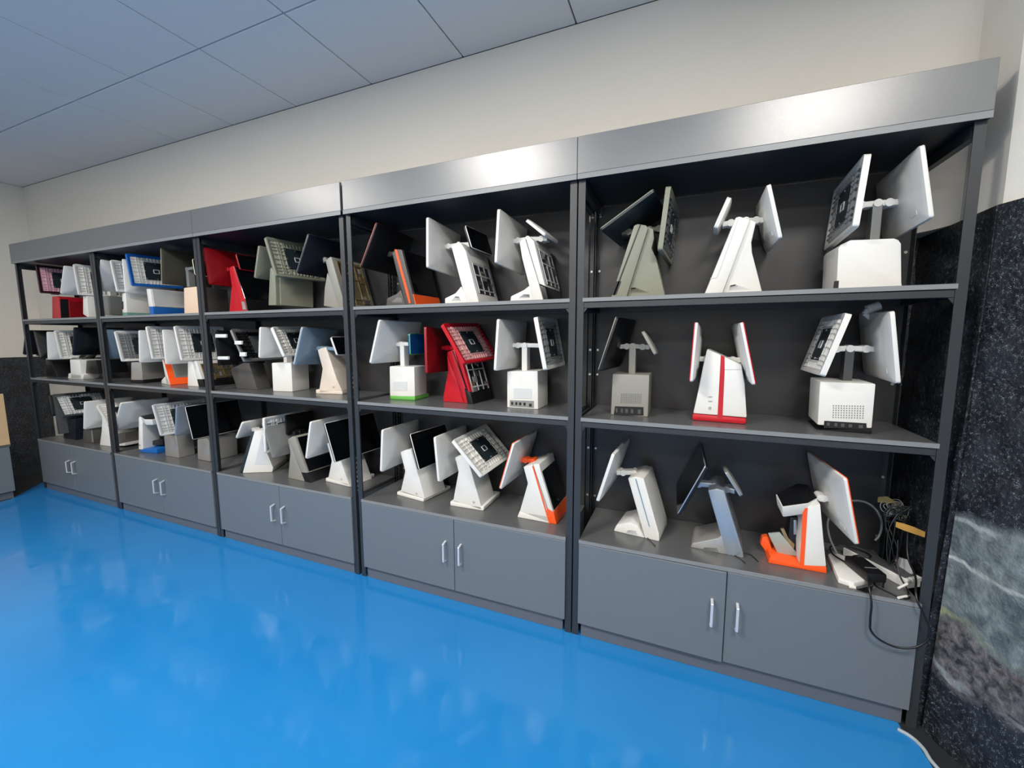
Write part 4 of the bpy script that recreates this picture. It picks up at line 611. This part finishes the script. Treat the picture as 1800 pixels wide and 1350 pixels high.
  ['checkout_terminal',1,'T','black-framed terminal with pink ribbed panel and red base on the leftmost top shelf',[-4.512,0.08,1.484],[['B','base_body','red',[0.0,0.0,0.0],[[0.0002,0.0],[0.1463,0.0],[0.1646,0.1719],[0.127,0.1861],[0.0439,0.1868]],0.25,0.006,None],['R','stripe','flat','black',0,1,[0.0,0.95,0.0,0.2],None],['R','face_cover','flat','darkred',0,1,[0.05,0.85,0.22,0.98],None],['S','opened_screen','open','blackred','blackred','pink',[-0.0558,0.1183,0.3328],[-0.0448,0.9989,0.0122],[-0.0462,-0.0143,0.9988],0.3106,0.2311,0.016,None],['M','black',[-0.237,0.125,0.236],None,[[-0.0558,0.1183,0.3328]],[[0.998,0.044,0.047]],None]]],
  ['checkout_terminal',1,'T','white terminal with dark-framed ribbed panel,right of the red-based terminal',[-4.016,0.08,1.484],[['B','box_base','white',[0.0,0.0,0.0],[[0.0001,0.031],[0.0805,0.0],[0.0874,0.1708],[0.0312,0.1705]],0.24,0.006,None],['S','customer_screen','back','white','white',None,[-0.1363,0.115,0.2985],[-0.0,1.0,-0.0],[0.4446,0.0,0.8957],0.32,0.2366,0.016,None],['S','opened_screen','open','darkgrey','white','white',[0.068,0.115,0.2919],[-0.0,1.0,-0.0],[-0.1069,0.0,0.9943],0.32,0.2366,0.016,None],['M','white',[-0.252,0.12,0.21],None,[[-0.1363,0.115,0.2985],[0.068,0.115,0.2919]],[[0.896,0.0,-0.445],[0.994,0.0,0.107]],None]]],
  ['checkout_terminal',1,'M','all-black terminal poking out of the far left end of the row',[-4.772,0.093,0.989],[['B','base_body','black',[0.0,0.0,0.0168],[[0.0003,0.0],[0.18,0.0],[0.1133,0.1388],[0.0142,0.1488]],0.2,0.006,None],['S','customer_screen','back','black','black',None,[-0.1487,0.102,0.298],[-0.0,1.0,-0.0],[0.4502,0.0,0.8929],0.32,0.2368,0.016,None],['S','operator_screen','back','black','black',None,[0.0645,0.102,0.2837],[-0.0,1.0,-0.0],[-0.2234,0.0,0.9747],0.32,0.2441,0.016,None],['M','black',[-0.35,0.1,0.187],None,[[-0.1487,0.102,0.298],[0.0645,0.102,0.2837]],[[0.893,0.0,-0.45],[0.975,0.0,0.223]],None]]],
  ['checkout_terminal',1,'M','white terminal with white pillar foot and ribbed frame on the leftmost middle shelf',[-4.342,0.068,0.989],[['B','base_plate','white',[0.0,0.0,0.0518],[[-0.0003,0.0],[0.2119,0.0],[0.2337,0.0405],[0.0188,0.0458]],0.107,0.006,None],['B','column','white',[0.0,0.0,0.0518],[[0.0454,0.0],[0.1963,0.0],[0.1977,0.161],[0.062,0.1616]],0.15,0.006,None],['S','customer_screen','back','white','white',None,[-0.177,0.127,0.2727],[-0.0,1.0,-0.0],[0.1577,0.0,0.9875],0.32,0.2367,0.016,None],['S','opened_screen','open','white','white',None,[-0.0685,0.1334,0.2838],[-0.1028,0.9946,0.0166],[-0.1293,-0.0299,0.9912],0.3021,0.2399,0.016,None],['M','white',[0.016,0.053,0.178],None,[[-0.177,0.127,0.2727],[-0.0685,0.1334,0.2838]],[[0.987,0.0,-0.158],[0.986,0.1,0.132]],None]]],
  ['checkout_terminal',1,'M','black terminal with flat dark screen beside the white pillar-foot one',[-4.131,0.1,0.989],[['B','base_body','black',[0.0,0.0,0.0],[[-0.0,0.0465],[0.1946,0.0499],[0.1774,0.1581],[0.0344,0.1553]],0.2,0.006,None],['S','customer_screen','back','black','black',None,[0.0329,0.095,0.3098],[-0.0,1.0,-0.0],[0.3091,0.0,0.951],0.32,0.2338,0.016,None],['M','black',[-0.148,0.1,0.164],None,[[0.0329,0.095,0.3098]],[[0.951,0.0,-0.309]],None]]],
  ['checkout_terminal',1,'B','dark box terminal with metallic ribbed frame on the leftmost cabinet',[-4.612,0.094,0.453],[['B','base_body','navyblack',[0.0,0.0,-0.0286],[[-0.0004,0.0],[0.2202,0.0],[0.2566,0.1894],[0.0392,0.1721]],0.18,0.006,None],['S','opened_screen','open','darkgrey','darkgrey','lightgrey',[0.1457,0.0973,0.3002],[0.0222,0.9996,-0.0149],[-0.63,0.0256,0.7762],0.3219,0.2326,0.016,None],['S','customer_screen','back','black','black',None,[-0.0017,0.101,0.293],[-0.0,1.0,-0.0],[-0.0486,0.0,0.9988],0.32,0.1847,0.016,None],['B','side_leg','darkgrey',[0.062,-0.054,0.0],[[0.0002,0.0491],[0.0564,0.0541],[0.0335,0.3848],[-0.0071,0.3827]],0.16,0.006,None],['M','black',[-0.095,0.09,0.156],None,[[0.1457,0.0973,0.3002],[-0.0017,0.101,0.293]],[[0.776,-0.008,0.63],[0.999,0.0,0.049]],None]]],
  ['checkout_terminal',1,'B',"dark square box terminal half hidden behind the leftmost cabinet's white screen",[-4.245,0.075,0.453],[['B','base_body','warmdark',[0.0,0.0,0.0742],[[-0.0001,0.0],[0.1489,0.0],[0.1503,0.1143],[0.0288,0.111]],0.16,0.006,None],['N','streak','flat','grey',0,[[0.1318,0.0129],[0.153,0.0145],[0.1503,0.1143],[0.1356,0.1183]],None]]],
  ['checkout_terminal',1,'B','white wedge terminal with white screen,rightmost on the leftmost cabinet',[-3.984,0.077,0.453],[['B','column','white',[0.0,0.0,0.0737],[[-0.0008,0.0],[0.1742,0.0],[0.1631,0.1708],[0.1435,0.2274],[0.0687,0.2229],[0.0429,0.1189]],0.18,0.006,None],['S','customer_screen','back','white','white',None,[-0.0827,0.118,0.2462],[-0.0,1.0,-0.0],[0.2524,0.0,0.9676],0.32,0.2406,0.016,None],['S','opened_screen','open','white','white',None,[0.1881,0.118,0.2668],[-0.0,1.0,-0.0],[-0.6638,0.0,0.7479],0.32,0.2073,0.016,None],['M','white',[-0.081,0.09,0.206],None,[[-0.0827,0.118,0.2462],[0.1881,0.118,0.2668]],[[0.968,0.0,-0.252],[0.748,0.0,0.664]],None]]]
]
for D in DEV: device(D, 'checkout terminals on the ' + SHN[D[2]])

# ---------------------------------------------------------------- clutter on the right-hand cabinet
t = empty('plastic_tray', (1.0, .12, ZC), 'off-white plastic tray under the black adapter beside the orange-based terminal', 'tray')
b = MB(); pts = [(-.030, .09), (-.046, -.09), (-.006, -.107), (.048, -.062), (.040, .0), (.028, .098), (-.003, .127)]
n_ = len(pts); vs = [(x, y, 0) for x, y in pts]+[(x, y, .02) for x, y in pts]
b.add(vs, [tuple(range(n_-1, -1, -1)), tuple(range(n_, 2*n_))]+[(i, (i+1) % n_, n_+(i+1) % n_, n_+i) for i in range(n_)])
b.build('tray_body', M_('white'), t, bev=.004, smooth=True)
b = MB(); b.box(-.02, .0, -.112, -.1, 0, .008); b.build('clip_tab', M_('white'), t, bev=.002)
t = empty('power_adapter', (1.05, .1, ZC+.02), 'black power adapter lying on the off-white plastic tray', 'power adapter')
b = MB(); ax = Vector((.25, -.97, 0)).normalized(); b.obox((0, .0, .017), ax, Vector((.97, .25, 0)), Vz, .062, .031, .0165); b.build('adapter_body', M_('black'), t, bev=.006, smooth=True)
b = MB(); b.obox((.012, -.02, .0342), ax, Vector((.97, .25, 0)), Vz, .0015, .022, .0006); b.build('seam', M_('midgrey'), t)
t = empty('device_box', (1.13, .15, ZC), 'long white box with dark grey lid behind the black adapter', 'box')
ax = Vector((.55, -.83, 0)).normalized(); ay = Vector((.83, .55, 0))
b = MB(); b.obox((-.006, .04, .016), ax, ay, Vz, .115, .030, .016); b.build('box_body', M_('white'), t, bev=.002)
b = MB(); b.obox((-.008, .045, .034), ax, ay, Vz, .108, .026, .0018); b.build('lid', M_('darkgrey'), t)
b = MB(); b.obox((.052, -.025, .028), ax, ay, Vz, .03, .022, .006); b.build('end_flap', M_('white'), t)
b = MB(); b.prism([(-.05, 0), (.035, 0), (.04, .05), (.02, .075), (-.03, .06)], (1.178, .16, ZC+.003), Vector((.25, -.97, 0)), Vector((.97, .25, 0)), .008)
tag(b.build('plastic_pouch', M_('lightgrey'), None, bev=.003, smooth=True), 'light grey plastic pouch leaning against the right rack post', 'pouch')
tag(tube('grey_cable', [(1.0, .22, ZC+.026), (.985, .27, .53), (.985, .29, .59), (1.02, .3, .65), (1.07, .29, .678), (1.115, .29, .668), (1.149, .29, .624), (1.156, .29, .59), (1.148, .28, .552), (1.133, .27, .533)], .0042, M_('midgrey')),
    'grey cable standing up in a loop behind the orange-edged screen', 'cable', 'loose cables')
tag(tube('black_cable', [(1.05, .15, .5), (1.045, .05, .49), (1.027, -.01, .482), (1.029, -.035, .44), (1.031, -.035, .37), (1.036, -.035, .338), (1.072, -.035, .308), (1.128, -.035, .303), (1.172, -.035, .333), (1.184, -.035, .369), (1.170, -.033, .422), (1.146, -.028, .478), (1.166, .04, .52), (1.166, .1, .56), (1.17, .13, .64)], .0033, M_('black')),
    'black cable hanging in a loop over the right-end cabinet door', 'cable', 'loose cables')
tag(tube('black_cable', [(1.02, .16, .49), (1.06, .2, .492), (1.1, .2, .494), (1.07, .26, .492), (1.0, .27, .485), (.985, .22, .478), (1.01, .15, .478)], .003, M_('black')),
    'black cable coiled on the dark lid behind the adapter', 'cable', 'loose cables')
tag(tube('black_cable', [(1.085, .04, .462), (1.092, .085, .468), (1.07, .07, .458), (1.095, .02, .457), (1.13, .0, .457), (1.15, .03, .458), (1.145, .1, .50), (1.15, .14, .6)], .0026, M_('black')),
    'thin black cable curling in front of the white box', 'cable', 'loose cables')
# frayed bundle of black wires
b = MB()
for i in range(16):
    a = -1.9+i*.06; p = Vector((1.052, .03, ZC+.012)); q_ = Vector((1.0+i*.0026, -.006+abs(8-i)*.0012, ZC+.003)); b.cyl(p, q_, .0011, 5)
tag(b.build('wire_bundle', M_('black')), 'frayed bundle of short black wires at the front edge of the cabinet', 'wire bundle')
for p, q_ in (((1.108, -.008, ZC+.006), (1.150, .022, ZC+.006)), ((1.128, .05, ZC+.01), (1.172, .075, ZC+.03))):
    t = empty('cable_plug', p, 'small white cable plug beside the cut black cable at the cabinet corner' if p[1] < 0 else 'small white cable plug leaning near the right rack post', 'plug', 'white cable plugs')
    d_ = Vector(q_)-Vector(p)
    b = MB(); b.cyl((0, 0, 0), d_*.7, .0042, 10); b.build('plug_body', M_('white'), t, smooth=True)
    b = MB(); b.cyl(d_*.7, d_, .0026, 8); b.build('plug_tip', M_('steel'), t)
# cable tangle and tape by the right post
b_r = random.Random(3)
def wander(c, n, s):
    p = Vector(c); out = []
    for i in range(n):
        p = Vector(c)+Vector((b_r.uniform(-s, s), b_r.uniform(-s*.7, s*.7), b_r.uniform(-s, s))); out.append(p)
    return out
tg = empty('cable_tangle', (1.15, .15, ZC), 'tangle of thin dark cables hanging at the right back corner of the cabinet', 'cable tangle')
for i in range(7):
    pts_ = wander((.02, .05, .22), 6, .035) + [Vector((b_r.uniform(-.02, .02), b_r.uniform(.0, .05), b_r.uniform(.05, .12))), Vector((b_r.uniform(-.015, .02), b_r.uniform(.0, .06), .004))]
    tube('cable', pts_, .0016, M_('darkslate' if i % 2 else 'black'), tg)
for i in range(5):
    tube('cable', wander((.01, .08, .23), 7, .03), .0012, M_('midgrey'), tg)
TAPE = mat('brown_tape', (176, 132, 52), rough=.35, noise=.15, nscale=30); TAPE2 = mat('dull_yellow_tape', (126, 112, 62), rough=.4, noise=.25, nscale=40)
def strip(name, pts, w, m, lab):
    b = MB(); vs = []; n = len(pts)
    for i, p in enumerate(pts):
        w_ = w*(1 if 0 < i < n-1 else .8); k = Vector(p)
        vs += [k+Vector((0, 0, w_)), k-Vector((0, 0, w_)), k+Vector((.0, .0012, w_)), k+Vector((.0, .0012, -w_))]
    fs = []
    for i in range(n-1):
        a = 4*i; c = a+4; fs += [(a, a+1, c+1, c), (a+2, c+2, c+3, a+3), (a, c, c+2, a+2), (a+1, a+3, c+3, c+1)]
    fs += [(0, 2, 3, 1), (4*n-4, 4*n-3, 4*n-1, 4*n-2)]
    b.add(vs, fs); tag(b.build(name, m), lab, 'tape')
strip('packing_tape', [(1.122, .25, .705), (1.145, .24, .712), (1.165, .235, .70), (1.185, .225, .672), (1.2, .22, .655)], .013, TAPE2, 'dull yellow strip of tape curling above the cable tangle')
strip('packing_tape', [(1.132, .12, .664), (1.15, .11, .662), (1.175, .1, .658), (1.20, .09, .652)], .012, TAPE, 'golden brown strip of tape stuck across to the right post')
for pts_ in ([(.66, .13, .457), (.69, .128, .456), (.705, .1, .456), (.714, .08, .455)], [(.628, .10, .458), (.649, .076, .457), (.666, .047, .456)], [(.298, .115, .458), (.318, .085, .457), (.336, .054, .456)]):
    o = tube('cable_end', pts_, .0018, M_('black'))
    tag(o, {.66: 'thin black wire lying right of the silver-blue terminal', .628: 'short wire stub under the silver-blue terminal\'s front corner', .298: 'short wire stub under the white slab terminal\'s front corner'}[pts_[0][0]], 'wire')

# ---------------------------------------------------------------- cabinet along the left wall
c = empty('storage_cabinet', (-5.15, -1.9, 0), 'grey cabinet at the far left edge standing at right angles to the row', 'cabinet')
b = MB(); b.box(0, .448, 0, 1.70, .06, .441); b.build('carcass', CAB, c)
b = MB(); b.box(0, .44, .02, 1.69, .003, .06); b.build('toe_kick', KICK, c)
for k in range(2):
    b = MB(); b.box(.449, .464, .003+k*.85, .847+k*.85, .066, .44); d_ = b.build('cabinet_door', CAB, c, bev=.001, seg=1)
b = MB(); b.box(-.002, .466, -.002, 1.705, .442, .456); b.build('cabinet_top', BOARD, c)
PLY = mat('pale_plywood', (196, 166, 124), rough=.6, noise=.12, nscale=14)
t = empty('plywood_board', (-4.708, -.95, .457), 'pale plywood board standing on the far left cabinet', 'board')
b = MB(); b.box(0, .02, -.7, .755, 0, .42); b.build('board_panel', PLY, t, bev=.001, seg=1)
